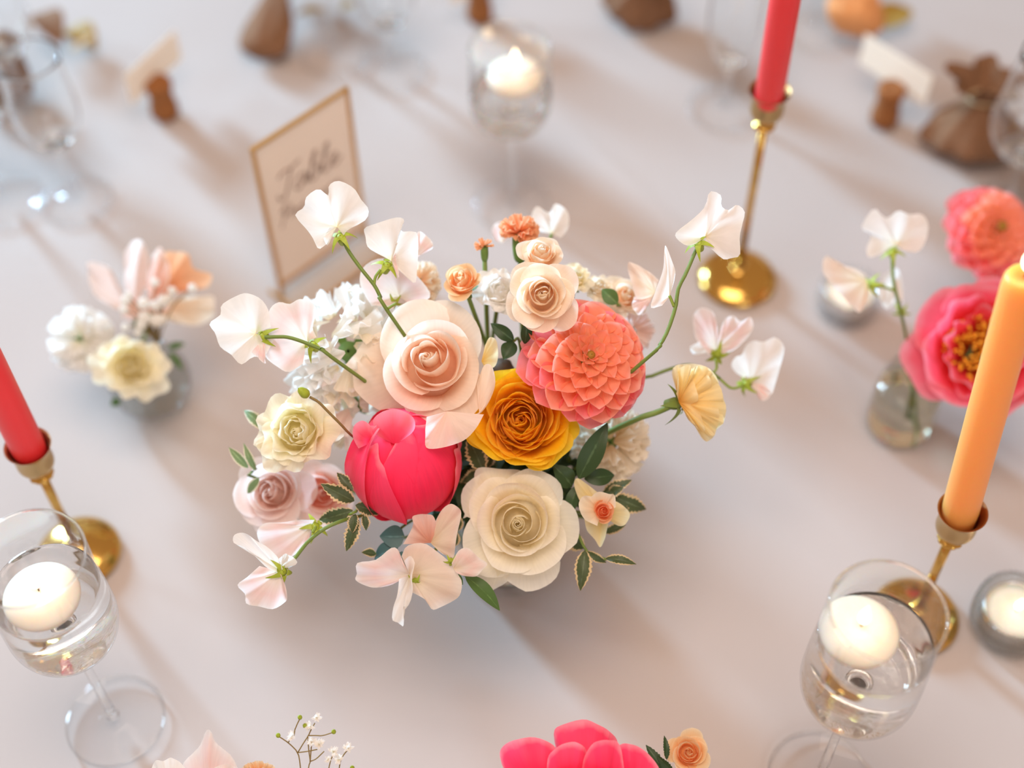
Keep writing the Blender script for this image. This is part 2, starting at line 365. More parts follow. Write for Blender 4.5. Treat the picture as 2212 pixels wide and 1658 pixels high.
def dome_petals(R, n, seed, a0=.05, a1=1.95, wmul=.56, cupd=.38, nu=9, nv=8, lmin=.15, lmax=.47, pinch=.5):
    rnd = random.Random(seed); out = []; ts = []
    for i in range(n):
        t = (i+.5)/n; phi = i*2.39996+rnd.uniform(-.05, .05); al = a0+(a1-a0)*t**.58
        L = R*(lmin+(lmax-lmin)*t**.45)*rnd.uniform(.93, 1.07); wd = L*wmul*(.75+.45*t)
        u = np.linspace(-1, 1, nu)[None, :]*np.ones((nv, 1)); v = np.linspace(0, 1, nv)[:, None]*np.ones((1, nu))
        prof = np.sin(pi*np.clip(v, 0, .995)**1.15*.94+.10)**.75
        x = L*v*(1+.05*(1-np.abs(u))); y = wd*u*prof
        z = wd*cupd*(u*u)*2.2*(1-pinch*v)*prof+L*.16*v*v
        out_r = R*(.06+.56*t**.55)
        D = np.array([sin(al)*cos(phi), sin(al)*sin(phi), cos(al)])
        a2 = al+.18+.25*(1-t); Dp = np.array([sin(a2)*cos(phi), sin(a2)*sin(phi), cos(a2)])
        tg = np.array([-sin(phi), cos(phi), 0]); nn = np.cross(Dp, tg)
        P = D*out_r*.95+x[..., None]*Dp+y[..., None]*tg+z[..., None]*nn
        out.append(grid(P, np.stack([(u+1)/2, v], -1))); ts.append(t)
    return out, ts
def ball_petals(R, spec):
    """closed bud: petals lying on a sphere. spec: (phi, half width, alpha_top, radius factor, ruffle, tip curl)"""
    out = []
    for k, (phi, Wd, at_, rf, ruf, curl) in enumerate(spec):
        nu, nv = 19, 16
        u = np.linspace(-1, 1, nu)[None, :]*np.ones((nv, 1)); v = np.linspace(0, 1, nv)[:, None]*np.ones((1, nu))
        ve = v*(1-(.14 if Wd < 2 else .03)*np.abs(u)**3-(.03 if Wd < 2 else 0)*np.sin(u*7+k)); al = .25+(at_-.25)*ve
        r = R*rf*(1+.06*np.abs(u)**3)+ruf*R*sm((v-.6)/.4)*np.sin(u*8+k*2)+curl*R*sm((v-.75)/.25)
        r = r-.05*R*(1-u*u)*np.sin(pi*v)*0
        th = phi+u*Wd*(1.0+.0*v)*(.75+.35*np.sin(pi*v))
        P = np.stack([r*np.sin(al)*np.cos(th), r*np.sin(al)*np.sin(th), -r*1.08*np.cos(al)+0*r], -1)
        out.append(grid(P, np.stack([(u+1)/2, v], -1)))
    return out
def fan_petal(c, outline, d, tip=0.0, cup=.15, ruf=.004, seed=0, nv=9, nu=25, kr=8):
    """petal spreading from the point c to a rim given by points (px, py[, extra depth]); bulges like a real petal"""
    base = V(c[0], c[1], d)
    rim = np.array([V(q[0], q[1], d+tip+(q[2] if len(q) > 2 else 0)) for q in outline])
    rim = spline(rim, nu)
    size = np.mean(np.linalg.norm(rim-base, axis=1)); nrm = -FW
    P = np.zeros((nv, nu, 3)); uv = np.zeros((nv, nu, 2))
    for j in range(nv):
        v = j/(nv-1)
        for i in range(nu):
            uu = i/(nu-1)*2-1
            p = base+(rim[i]-base)*v
            off = cup*size*sin(pi*v*.9)*(1-uu*uu*.6)+ruf*v*v*sin(uu*kr+seed*2.3)*1.2+ruf*.5*v*sin(uu*kr*2.1+seed)
            P[j, i] = p+nrm*off; uv[j, i] = ((uu+1)/2, v)
    return grid(P, uv)
def calyx_star(p, axis, r=.006, n=5, seed=0):
    """small green cup with pointed, backward curling sepals"""
    Rm = frame(axis, seed); parts = [lathe([(0, -r*.9), (r*.28, -r*.8), (r*.42, -r*.2), (r*.40, r*.15), (.0003, r*.2)], 9)]
    for k in range(n):
        th = 2*pi*k/n; P = np.zeros((7, 3, 3))
        for j in range(7):
            t = j/6; rr = r*(.35+1.0*t); w = r*.26*(1-t)**.8+.0001
            for i, uu in enumerate((-1, 0, 1)):
                P[j, i] = (rr*cos(th)-uu*w*sin(th), rr*sin(th)+uu*w*cos(th), r*(.2-.7*t*t*(1+.4*sin(k*2.))))
        parts.append(grid(P))
    v, f, u = merge(parts)
    return np.asarray(v)@Rm.T+np.array(p), f, u
def leaf_geo(p0, p1, width, face=None, serr=0.0, nser=9, fold=.25, bend=.12, wav=.0, seed=0, shape=.85):
    p0 = np.array(p0); p1 = np.array(p1); ax = p1-p0; L = np.linalg.norm(ax); ax = ax/L
    n = (-FW if face is None else np.array(face, float)); n = n-ax*(n@ax); n /= np.linalg.norm(n); s = np.cross(ax, n)
    nv, nu = (34 if serr else 13), 7
    P = np.zeros((nv, nu, 3)); uv = np.zeros((nv, nu, 2))
    for j in range(nv):
        v = j/(nv-1); w = width*.5*max(.02, sin(pi*v**shape))**.8
        if serr: w *= 1-serr*(1-((v*nser) % 1.0))*(1 if v < .97 else 0)
        for i in range(nu):
            u = i/(nu-1)*2-1
            P[j, i] = p0+ax*L*v+s*u*w+n*(fold*abs(u)*w+bend*L*sin(pi*v)*1.0-bend*L*.8*v*v+wav*width*sin(v*9+u*2+seed)*abs(u))
            uv[j, i] = ((u+1)/2, v)
    return grid(P, uv)
# ------------------------------------------------------------------ structure and table
def struct(o): o['kind'] = 'structure'; return o
struct(link('floor', mesh('floor', [(-5, -4, -.76), (5, -4, -.76), (5, 6, -.76), (-5, 6, -.76)], [(0, 1, 2, 3)], M['floor'])))
def cloth_height(x, y):
    # pressed fold ridge, second ridge shaped after a shadow edge, slight undulation of laid cloth
    def ridge(px, py, qx, qy, h, w):
        a = at(px, py)[:2]; b = at(qx, qy)[:2]; t = (b-a)/np.linalg.norm(b-a); n = np.array([-t[1], t[0]])
        s = (x-a[0])*n[0]+(y-a[1])*n[1]
        return h*np.exp(-(s/w)**2)
    z = ridge(1690, 690, 2090, 1060, .0016, .006)+ridge(480, 180, 700, 330, .0012, .006)
    z = z+.0007*np.sin(x*11+y*5)+.0006*np.sin(y*17-x*7+1)+.0004*np.sin(x*29+3)*np.sin(y*23)
    return z-.0032
TC = np.array([0, .72]); TR = .96
nr, nth = 150, 220
Pc = np.zeros((nr+26, nth, 3)); th = np.linspace(0, 2*pi, nth, endpoint=False)
for j in range(nr):
    r = .001+TR*j/(nr-1); x = TC[0]+r*np.cos(th); y = TC[1]+r*np.sin(th)
    Pc[j] = np.stack([x, y, cloth_height(x, y)], -1)
for j in range(26):
    t = (j+1)/26; r = TR+.012*sin(min(t*6, 1)*pi/2)+.035*t*(1+np.sin(th*22)+.4*np.sin(th*9+1)); z = -.0032-.6*t-.004*min(t*8, 1)
    Pc[nr+j] = np.stack([TC[0]+r*np.cos(th), TC[1]+r*np.sin(th), z*np.ones(nth)], -1)
v, f, u = grid(Pc, None, True)
tag(link('tablecloth', mesh('tablecloth', v, f, M['cloth'], u)), 'pale off-white tablecloth covering the whole round table', 'tablecloth')

# ------------------------------------------------------------------ candles, glasses
def flame(parent, p, s=1.0):
    pr = spline([(0.0003, 0), (.0028, .003), (.0038, .007), (.0026, .013), (.0010, .018), (.0001, .0215)], 14)*s
    v, f, u = lathe(pr, 14); link('flame', mesh('flame', np.asarray(v)+np.array(p), f, M['flame'], u), parent)
def wick(parent, p, h=.006):
    v, f, u = tube([(p[0], p[1], p[2]-.002), (p[0]+.0004, p[1], p[2]+h)], .0006, None, 6); link('wick', mesh('wick', v, f, M['wick'], u), parent)
def candlestick(px, py, h, Rb, Rc, label):
    b = at(px, py); t = thing('candlestick', label, 'candlestick', b, 'brass candlesticks')
    base = spline([(Rb*.96, 0), (Rb, .0022), (Rb*.93, .0062), (Rb*.75, .0105), (Rb*.5, .0135), (Rb*.25, .0155), (.0052, .018), (.0036, .024)], 30)
    v, f, u = lathe(np.vstack([[(.0005, .0004)], base, [(.0005, .0245)]]), 64); link('base', mesh('base', v, f, M['brass'], u), t)
    v, f, u = lathe([(.0005, .022), (.0040, .022), (.0036, h*.5), (.0038, h-.036), (.0005, h-.036)], 20); link('stem', mesh('stem', v, f, M['brass'], u), t)
    kn = spline([(.0034, h-.040), (.0080, h-.0385), (.0088, h-.036), (.0055, h-.0335), (.0062, h-.031), (.0045, h-.029)], 18)
    v, f, u = lathe(kn, 30, lambda th, vv, j: 1+.09*np.abs(np.sin(th*5))); link('knob', mesh('knob', v, f, M['brass'], u), t)
    cu = spline([(.0045, h-.029), (Rc*.62, h-.0275), (Rc*.80, h-.022), (Rc*.80, h-.012), (Rc*.84, h-.005), (Rc*1.0, h)], 22)
    ins = spline([(Rc*.94, h-.0004), (Rc*.77, h-.006), (Rc*.74, h-.014), (Rc*.68, h-.021), (.0005, h-.022)], 16)
    v, f, u = lathe(cu, 40); link('cup', mesh('cup', v, f, M['brass_dull'], u), t)
    v, f, u = lathe(np.vstack([cu[-1:], ins]), 40); o = link('cup_lining', mesh('cup_lining', v, f, M['brass_in'], u), t); o['label'] = 'dark brass inside of the cup'
    return b
def taper(p0, p1, r, mat, label, lit=False):
    p0 = np.array(p0); p1 = np.array(p1); ax = p1-p0; L = np.linalg.norm(ax); Rm = frame(ax/L)
    t = thing('taper_candle', label, 'candle', p0)
    pr = [(.0004, 0), (r*.8, 0), (r*.92, .004), (r, .02), (r*.99, L*.5), (r*.95, L-.012), (r*.90, L-.004), (r*.75, L), (r*.4, L-.002), (.0004, L-.003)]
    v, f, u = lathe(pr, 40); link('wax', mesh('wax', np.asarray(v)@Rm.T, f, M[mat], u), t)
    top = Rm@np.array([0, 0, L-.003]); wick(t, top, .008)
    if lit: flame(t, top+np.array([0, 0, .006]), 1.3)
b1 = candlestick(1592, 603, .229, .037, .0172, 'tallest brass candlestick, standing behind the bouquet with a red candle')
b2 = candlestick(172, 1195, .153, .034, .0172, 'short brass candlestick holding a red candle beside the floating candle glass')
b3 = candlestick(1976, 1332, .155, .034, .0176, 'short brass candlestick holding the orange candle')
c1 = b1+[0, 0, .2095]; q = at(1716, -120, .40); taper(c1, c1+(q-c1)*1.15, .0117, 'wax_red', 'red taper candle in the tall brass candlestick at the back')
c2 = b2+[0, 0, .1335]; taper(c2, c2+np.array([-.004, .004, .25]), .0125, 'wax_red', 'red taper candle in the short candlestick, leaning out of frame')
c3 = b3+[0, 0, .1355]; taper(c3, at(2214, 592, .372), .0128, 'wax_orange', 'lit orange taper candle with a glowing tip', True)

def glass_profile(h, zb, Rmax, Rrim, shape='tumbler'):
    if shape == 'tumbler': o = spline([(.0035, zb-.004), (Rmax*.45, zb-.001), (Rmax*.82, zb+.005), (Rmax*1.0, zb+.020), (Rmax*1.02, zb+.040), (Rmax*.99, zb+.07), (Rrim*1.0, h)], 40)
    elif shape == 'flute': o = spline([(.0035, zb-.004), (Rmax*.5, zb+.004), (Rmax*.9, zb+.03), (Rmax, zb+.06), (Rrim, h)], 34)
    else: o = spline([(.0035, zb-.004), (Rmax*.55, zb+.002), (Rmax*.93, zb+.022), (Rmax, zb+.045), (Rmax*.93, zb+.07), (Rrim, h)], 34)
    return o
def stemglass(px, py, h, zb, Rmax, Rrim, Rf, label, shape='tumbler', water=None, group=None, name='wine_glass', cat='glass', thick=.0012):
    b = at(px, py); t = thing(name, label, cat, b, group)
    o = glass_profile(h, zb, Rmax, Rrim, shape); i = o.copy(); i[:, 0] = np.maximum(i[:, 0]-thick, .0004); i[0] = (.0004, zb+.0035)
    i[1:, 1] = np.maximum(i[1:, 1], zb+.0035)
    lip = [(o[-1, 0]-thick*.1, h+.0005), (o[-1, 0]-thick*.9, h+.0005)]
    v, f, u = lathe(np.vstack([o, lip, i[::-1]]), 64); link('bowl', mesh('bowl', v, f, M['thin' if water else 'glass'], u), t)
    v, f, u = lathe([(Rrim-thick*.5+.0008*cos(a), h+.0006+.0008*sin(a)) for a in np.linspace(0, 2*pi, 9)], 64); link('rim', mesh('rim', v, f, M['glass'], u), t)
    st = spline([(.0048, .010), (.0036, .022), (.0031, zb*.55), (.0034, zb-.010), (.0062, zb-.0035), (.0095, zb+.0005)], 20)
    v, f, u = lathe(np.vstack([[(.0003, .006)], st, [(.0003, zb+.0015)]]), 20); link('stem', mesh('stem', v, f, M['glass'], u), t)
    ft = spline([(Rf, .0007), (Rf*.6, .0028), (Rf*.32, .0050), (.0075, .0078), (.0042, .013)], 22)
    v, f, u = lathe(np.vstack([[(.0003, .0006), (Rf*.97, .0002)], ft, [(.0003, .0135)]]), 64); link('foot', mesh('foot', v, f, M['foot'], u), t)
    v, f, u = lathe([(Rf-.0004+.0009*cos(a), .0011+.0009*sin(a)) for a in np.linspace(0, 2*pi, 9)], 64); link('foot_rim', mesh('foot_rim', v, f, M['glass'], u), t)
    if water:
        k = i[(i[:, 1] < water)]; rw = np.interp(water, i[:, 1], i[:, 0])
        pr = [(p[0]+.0002, p[1]) for p in k]+[(rw+.0002, water), (rw-.0012, water-.0006), (rw*.9, water-.0009), (.0003, water-.0009)]
        v, f, u = lathe(pr, 64); link('water', mesh('water', v, f, M['water'], u), t)
    return b
def floating_candle(px, py, z, R, label, group='floating candles'):
    p = at(px, py, z); t = thing('floating_candle', label, 'candle', p, group)
    pr = spline([(.0004, -R*.72), (R*.55, -R*.68), (R*.90, -R*.30), (R*1.0, R*.04), (R*.93, R*.22), (R*.70, R*.36), (R*.35, R*.40), (.0004, R*.37)], 30)
    v, f, u = lathe(pr, 48); link('wax', mesh('wax', v, f, M['wax'], u), t)
    wick(t, (0, 0, R*.37), .007); flame(t, (0, 0, R*.37+.004), .95)
stemglass(250, 1555, .238, .130, .0362, .0360, .0365, 'stemmed glass of water nearest the short red candle', water=.198, group='candle glasses', name='candle_glass')
stemglass(1768, 1680, .252, .134, .0370, .0350, .0365, 'stemmed glass of water below the orange candle', water=.213, group='candle glasses', name='candle_glass')
stemglass(1105, 440, .192, .106, .0370, .0365, .0365, 'stemmed glass of water standing behind the bouquet', water=.142, group='candle glasses', name='candle_glass')
floating_candle(92, 1290, .196, .0245, 'lit white floating candle in the glass beside the short red candle')
floating_candle(1854, 1366, .211, .0245, 'lit white floating candle in the glass by the orange candle')
floating_candle(1113, 168, .142, .0255, 'lit white floating candle in the glass behind the bouquet')
# plain place-setting glasses, far out of focus
G = 'place setting glasses'
stemglass(165, 432, .176, .078, .031, .0285, .034, 'narrow empty wine glass between the place card and the corner', 'wine', group=G)
stemglass(12, 432, .205, .095, .040, .033, .036, 'wide wine glass cut off by the frame beside the narrow one', 'wine', group=G)
stemglass(60, 250, .190, .085, .036, .031, .034, 'wine glass standing behind the narrow one, over the brown pouch', 'wine', group=G)
stemglass(722, 118, .19, .09, .034, .030, .035, 'wine glass to the side of the brown pouch, top out of frame', 'wine', group=G)
stemglass(848, 150, .18, .062, .031, .028, .034, 'tumbler-like wine glass nearest the back candle glass', 'wine', group=G)
stemglass(1562, 232, .20, .058, .027, .026, .036, 'champagne glass touching the view of the tall red candle', 'flute', group=G)
stemglass(1758, 62, .20, .07, .033, .029, .036, 'wine glass behind the tall red candle', 'wine', group=G)
stemglass(2165, 455, .19, .075, .040, .032, .034, 'wide wine glass in front of the grey-brown pouch', 'wine', group=G)
stemglass(2225, 470, .16, .070, .028, .026, .034, 'small wine glass behind the pink dahlia, at the frame edge', 'wine', group=G)

def tealight(px, py, Rg, hg, ribs, label, lc):
    b = at(px, py); t = thing('tealight_glass', label+' glass holder', 'candle holder', b, 'tealight holders')
    rm = (lambda th, vv, j: 1+(.035 if j < 5 else 0)*np.cos(th*ribs)) if ribs else None
    o = [(.0004, .0002), (Rg*.86, .0002), (Rg*.94, .002), (Rg, hg*.5), (Rg*.97, hg)]; i = [(Rg*.90, hg+.0006), (Rg*.88, hg*.3), (Rg*.84, .006), (.0004, .006)]
    v, f, u = lathe(o+i, 264 if ribs else 60, rm); link('glass_cup', mesh('glass_cup', v, f, M['ribbed' if ribs else 'thin'], u), t)
    l = thing('tealight', lc, 'candle', b+[0, 0, .0065], 'tealights')
    rt = Rg*.79
    v, f, u = lathe([(.0004, 0), (rt, 0), (rt, .0205), (rt*.975, .0208), (rt*.965, .0185)], 40); link('tin_cup', mesh('tin_cup', v, f, M['tin'], u), l)
    v, f, u = lathe([(rt*.96, .001), (rt*.96, .0190), (rt*.7, .0195), (.0004, .0190)], 40); link('wax', mesh('wax', v, f, M['wax'], u), l)
    wick(l, (0, 0, .019), .005); flame(l, (0, 0, .0215), .75)
tealight(1826, 668, .0290, .030, 0, 'smooth round tealight', 'lit tealight behind the drooping sweet peas')
tealight(2176, 1352, .0310, .034, 44, 'ribbed round tealight', 'lit tealight in the ribbed holder below the orange candle')

# ------------------------------------------------------------------ table sign
TW = {  # hand lettering strokes in a unit box
 'T': [[(0, .86), (.2, 1), (.5, .95), (.85, 1.05)], [(.5, .96), (.42, .5), (.28, .05), (.05, .08), (.0, .25)]],
 'a': [[(.5, .42), (.25, .5), (.05, .2), (.2, .0), (.42, .2), (.52, .45), (.45, .1), (.62, .08)]],
 'b': [[(0, .1), (.3, .8), (.32, 1.02), (.18, .85), (.12, .1), (.28, .0), (.45, .2), (.32, .42), (.55, .38)]],
 'l': [[(0, .1), (.28, .8), (.3, 1.02), (.16, .85), (.12, .12), (.25, .0), (.42, .1)]],
 'e': [[(0, .12), (.3, .32), (.26, .46), (.1, .38), (.1, .1), (.28, .0), (.52, .18)]],
 'P': [[(.25, .9), (.2, .4), (.05, -.15)], [(.0, .7), (.3, 1.02), (.6, .85), (.5, .5), (.22, .45)]],
 'r': [[(0, .1), (.15, .5), (.2, .38), (.35, .42), (.3, .1), (.45, .08)]],
 'o': [[(.3, .45), (.05, .3), (.12, .0), (.35, .12), (.34, .42), (.55, .4)]],
 'v': [[(0, .4), (.15, .02), (.38, .42), (.55, .38)]],
 'n': [[(0, .4), (.08, .0), (.22, .42), (.32, .3), (.3, .05), (.5, .08)]],
 'c': [[(.38, .36), (.2, .46), (.05, .2), (.18, .0), (.45, .14)]],
}
ADV = {'T': .62, 'P': .62, 'a': .56, 'b': .5, 'l': .38, 'e': .46, 'r': .4, 'o': .46, 'v': .46, 'n': .44, 'c': .4}
def sign():
    bl = at(607, 640); br = at(792, 508); hz = .185; t = thing('table_sign', 'gold-framed acrylic table sign with brown script on cream card', 'sign', bl)
    ex = (br-bl); ex[2] = 0; Wd = np.linalg.norm(ex); ex /= Wd; ey = np.array([0, 0, 1.0]); en = np.cross(ex, ey)
    def pt(x, y, n=0): return ex*x+ey*y+en*n
    def slab(x0, x1, y0, y1, n0, n1, nm, mt, par=t):
        vs = [pt(x, y, n) for n in (n0, n1) for (x, y) in ((x0, y0), (x1, y0), (x1, y1), (x0, y1))]
        fs = [(3, 2, 1, 0), (4, 5, 6, 7), (0, 1, 5, 4), (1, 2, 6, 5), (2, 3, 7, 6), (3, 0, 4, 7)]
        return link(nm, mesh(nm, vs, fs, mt, None, False), par)
    w = .0028; lo = .012
    slab(w, Wd-w, lo+w, hz-w, -.0006, .0006, 'card', M['sign_paper'])
    slab(0, w, 0, hz, -.002, .002, 'frame_bar', M['gold']); slab(Wd-w*1.3, Wd, 0, hz, -.002, .002, 'frame_bar', M['gold'])
    slab(w, Wd-w, hz-w, hz, -.002, .002, 'frame_bar', M['gold']); slab(w, Wd-w, lo, lo+w*1.5, -.002, .002, 'frame_bar', M['gold'])
    slab(-.004, Wd+.002, .0002, .0032, -.002, .034, 'foot_plate', M['acrylic'])
    slab(-.004, Wd+.002, .0002, .0036, .031, .034, 'foot_edge', M['gold']); slab(-.005, -.002, .0002, .0036, -.012, .034, 'foot_edge', M['gold'])
    for word, x0, y0, sc, r in (('Table', .016, .112, .030, .00075), ('Provence', .014, .084, .0195, .00055)):
        parts = []; x = 0
        tot = sum(ADV[c] for c in word); sx = (Wd-.036)/tot
        for c in word:
            for st in TW[c]:
                p = np.array([pt(x0+(x+a+.18*b)*sx, y0+b*sc*(1.0), .0012) for a, b in st]); parts.append(tube(p, r, 14, 5))
            x += ADV[c]
        v, f, u = merge(parts); link('lettering', mesh('lettering', v, f, M['ink'], u), t)
sign()

# ------------------------------------------------------------------ corks, cards, pouches at the places
def cork(px, py, label, h=.044, R=.0140, lean=(0, 0)):
    b = at(px, py); 
    v, f, u = lathe([(.0004, 0), (R*.92, 0), (R*1.05, .003), (R*1.03, .013), (R*.86, h*.5), (R*.90, h*.72), (R*1.04, h*.86), (R, h-.002), (R*.88, h), (R*.2, h), (R*.1, h-.004), (.0004, h-.004)], 36)
    v = np.asarray(v); v[:, 0] += v[:, 2]*lean[0]; v[:, 1] += v[:, 2]*lean[1]
    tag(link('champagne_cork', mesh('champagne_cork', v, f, M['cork'], u), None, b), label, 'cork', 'corks holding place cards'); return b
def card(q0, q1, zb, hh, label):
    a = at(*q0, zb); b = at(*q1, zb); o = (a+b)/2; n = np.cross(b-a, [0, 0, 1]); n /= np.linalg.norm(n); th = .0004
    vs = []
    for s in (-th, th):
        for p, z in ((a, 0), (b, 0), (b, hh), (a, hh)): vs.append(p-o+n*s+np.array([0, 0, z]))
    fs = [(3, 2, 1, 0), (4, 5, 6, 7), (0, 1, 5, 4), (1, 2, 6, 5), (2, 3, 7, 6), (3, 0, 4, 7)]
    tag(link('place_card', mesh('place_card', vs, fs, M['paper'], None, False), None, o), label, 'card', 'place cards')
cork(358, 246, 'wine cork holding the card near the table sign'); card((285, 226), (392, 126), .034, .037, 'blank cream place card in the cork nearest the table sign')
cork(1908, 262, 'wine cork holding the card near the grey-brown pouch', .046, .0140); card((1855, 136), (1997, 228), .036, .038, 'white place card in the cork nearest the grey-brown pouch')
cork(1036, 38, 'wine cork cut off by the frame behind the back candle glass', .046, .0140); card((975, 10), (1085, -40), .036, .03, 'place card in the cork behind the back candle glass')
def pouch(pb, pn, w, label, mat='burlap', flare=.03, cname='favour_pouch', tw=True, squash=.75):
    pb = np.array(pb); pn = np.array(pn); ax = pn-pb; L = np.linalg.norm(ax); Rm = frame(ax/L)
    t = thing(cname, label, 'pouch', pb, 'favour pouches')
    pr = spline([(.0005, -.002), (w*.36, .002), (w*.5, L*.16), (w*.47, L*.42), (w*.30, L*.72), (w*.12, L)], 26)
    v, f, u = lathe(pr, 44, lambda th, vv, j: 1+.07*np.sin(th*4+vv*5)+.05*np.sin(th*9-vv*3)); v = np.asarray(v); v[:, 1] *= squash
    link('bag', mesh('bag', v@Rm.T, f, M[mat], u), t)
    if flare:
        pr = spline([(w*.12, L), (w*.22, L+flare*.45), (w*.36, L+flare)], 10)
        v, f, u = lathe(pr, 60, lambda th, vv, j: 1+.30*vv*np.sin(th*5+.7)+.08*vv*np.sin(th*11)); link('gathered_top', mesh('gathered_top', np.asarray(v)@Rm.T, f, M[mat], u), t)
        v, f, u = lathe([(w*.12+.0012+.0016*cos(a), L+.0022*sin(a)) for a in np.linspace(0, 2*pi, 9)], 30); link('tie', mesh('tie', np.asarray(v)@Rm.T, f, M['twine'], u), t)
pouch(at(566, 118, .014), at(606, -40, .03), .052, 'brown burlap favour pouch lying pointed end down between sign and glasses', squash=.6)
pouch(at(1378, 28, .006), at(1400, -52, .07), .078, 'brown burlap favour pouch cut off by the frame behind the flowers')
pouch(at(2098, 318, .006), at(2122, 212, .062), .096, 'grey-brown burlap favour pouch with gathered top beside the wide wine glass', flare=.024)
pouch(at(10, 215, .01), at(5, 70, .05), .060, 'brown burlap favour pouch behind the wine glass cluster', flare=0)
pouch(at(1838, 62, .035), at(1868, -60, .06), .062, 'peach cloth pouch behind the place card', mat='organza', flare=.03)
def leaf_or_flare(q0, q1, w, label, mat='ochre', z=.012):
    v, f, u = leaf_geo(at(*q0, z), at(*q1, z+.006), w, (0, 0, 1)); o = at(*q0, z)
    tag(link('dried_leaf_or_flare', mesh('dried_leaf_or_flare', np.asarray(v)-o, f, M[mat], u), None, o), label, 'leaf')
leaf_or_flare((150, 62), (205, 100), .034, 'ochre dried leaf poking out behind the wine glass cluster')
leaf_or_flare((1905, 62), (1965, 10), .036, 'olive dried leaf beside the peach cloth pouch')
leaf_or_flare((640, 34), (702, 18), .012, 'thin golden dried leaf beside the brown pouch')
leaf_or_flare((735, 20), (765, 8), .016, 'small dark golden leaf behind the wine glass')
leaf_or_flare((92, 26), (128, 88), .034, 'brown burlap pouch flare standing behind the wine glass cluster', 'burlap', .03)  # separate pouch flare, built from the leaf shape
a = at(158, 106, .02); bb = at(196, 80, .024); parts = []
for k in range(7):
    v, f, u = lathe(spline([(.0002, -.0032), (.0026, -.0015), (.0026, .0015), (.0002, .0032)], 7), 10); parts.append((np.asarray(v)+(a+(bb-a)*k/6)-a, f, u))
v, f, u = merge(parts); tag(link('bead_string', mesh('bead_string', v, f, M['stripe'], u), None, a), 'short string of pale beads over the ochre leaf', 'beads', kind='stuff')

# ------------------------------------------------------------------ vases
def shell(o, th=.0016):
    o = np.array(o); i = o.copy(); i[:, 0] = np.maximum(i[:, 0]-th, .0004); i[:, 1] = np.maximum(i[:, 1], o[0, 1]+th*1.6); return np.vstack([o, i[::-1]])
t = thing('bowl_vase', 'clear round glass bowl vase under the large central bouquet', 'vase', VC)
o = spline([(.022, .0006), (.036, .003), (.043, .018), (.044, .040), (.0395, .066), (.034, .082), (.036, .090)], 30)
o = np.vstack([[(.0004, .0006)], o]); v, f, u = lathe(shell(o), 64); link('glass_bowl', mesh('glass_bowl', v, f, M['thin'], u), t)
k = [(max(r-.0014, .0004), z) for r, z in o if .003 < z < .058]; v, f, u = lathe([(.0004, .0035)]+k+[(k[-1][0], .060), (.0004, .060)], 48)
link('water', mesh('water', v, f, M['water'], u), t)
v, f, u = lathe(spline([(.0004, .0002), (.034, .0002), (.0425, .0016), (.0432, .0045), (.038, .0062), (.0004, .0064)], 24), 64); link('heavy_base', mesh('heavy_base', v, f, M['foot'], u), t)
v, f, u = lathe([(.0428+.0011*cos(a), .0040+.0011*sin(a)) for a in np.linspace(0, 2*pi, 9)], 64); link('base_edge', mesh('base_edge', v, f, M['glass'], u), t)
# small ribbed vase
b = at(338, 862); t = thing('ribbed_vase', 'small round ribbed glass vase with white and salmon flowers', 'vase', b)
o = spline([(.014, .0005), (.026, .004), (.0335, .022), (.031, .044), (.020, .060), (.018, .066), (.021, .072)], 30); o = np.vstack([[(.0004, .0005)], o])
v, f, u = lathe(shell(o, .002), 160, lambda th, vv, j: 1+(.045 if j < 31 else 0)*np.cos(th*20)); link('glass_bowl', mesh('glass_bowl', v, f, M['ribbed'], u), t)
VR = b
# bottle vase
def bottle(px, py, R, h, label, group='bottle vases', w=.5, b=None):
    b = at(px, py) if b is None else b; t = thing('bottle_vase', label, 'vase', b, group)
    o = spline([(R*.75, .0006), (R*.97, .004), (R, h*.25), (R*.93, h*.5), (R*.62, h*.72), (R*.40, h*.84), (R*.38, h*.93), (R*.46, h)], 36); o = np.vstack([[(.0004, .0006)], o])
    v, f, u = lathe(shell(o, .0016), 60); link('glass_body', mesh('glass_body', v, f, M['thin'], u), t)
    k = [(max(r-.0014, .0004), z) for r, z in o if .003 < z < h*w]; v, f, u = lathe([(.0004, .0035)]+k+[(.0004, k[-1][1])], 48)
    link('water', mesh('water', v, f, M['water'], u), t)
    return b
M['watery'] = pbr('tinted_water', (.86, .80, .62), 0.0, trans=1, ior=1.33)
_w = M['water']; M['water'] = M['watery']
BV = bottle(1938, 918, .0285, .118, 'bottle vase holding the drooping white sweet peas')
M['water'] = _w

# ------------------------------------------------------------------ the central bouquet
def fan_to(t, o, mat, *a, nm='petal', **k):
    v, f, u = fan_petal(*a, **k); return link(nm, mesh(nm, np.asarray(v)-o, f, M[mat], u), t)
# large blush rose
ax = caxis(925, 790, -.12, .20); o = V(938, 800, .990)
pt_ = rose_petals(.0435, 18, .056, .40, .004, 11, .16, tight=1.0, cup=.42, Wo=1.1, roll=.55, spiral=.20, srl=.22)
t = bloom('rose', 'largest rose, blush pink, beside the coral dahlia', 'flower', 938, 800, .990, ax, .4, pt_, 'p_blush', .043, .018, group='roses of the bouquet')
fan_to(t, o, 'p_blushpale', (965, 888), [(922, 900), (919, 935), (921, 966), (955, 966), (1000, 952), (1028, 925), (1045, 895)], .946, tip=-.006, cup=.14, ruf=.0022, seed=1)
fan_to(t, o, 'p_blushpale', (1035, 890), [(1012, 905), (1040, 890), (1060, 860), (1070, 825), (1062, 790), (1045, 790), (1030, 830)], .955, tip=.004, cup=.22, ruf=.0008, seed=2)
fan_to(t, o, 'p_lemon', (1040, 780), [(1050, 800), (1070, 790), (1076, 765), (1072, 735), (1058, 728), (1048, 745)], .965, tip=.004, cup=.1, ruf=.0012, seed=3)
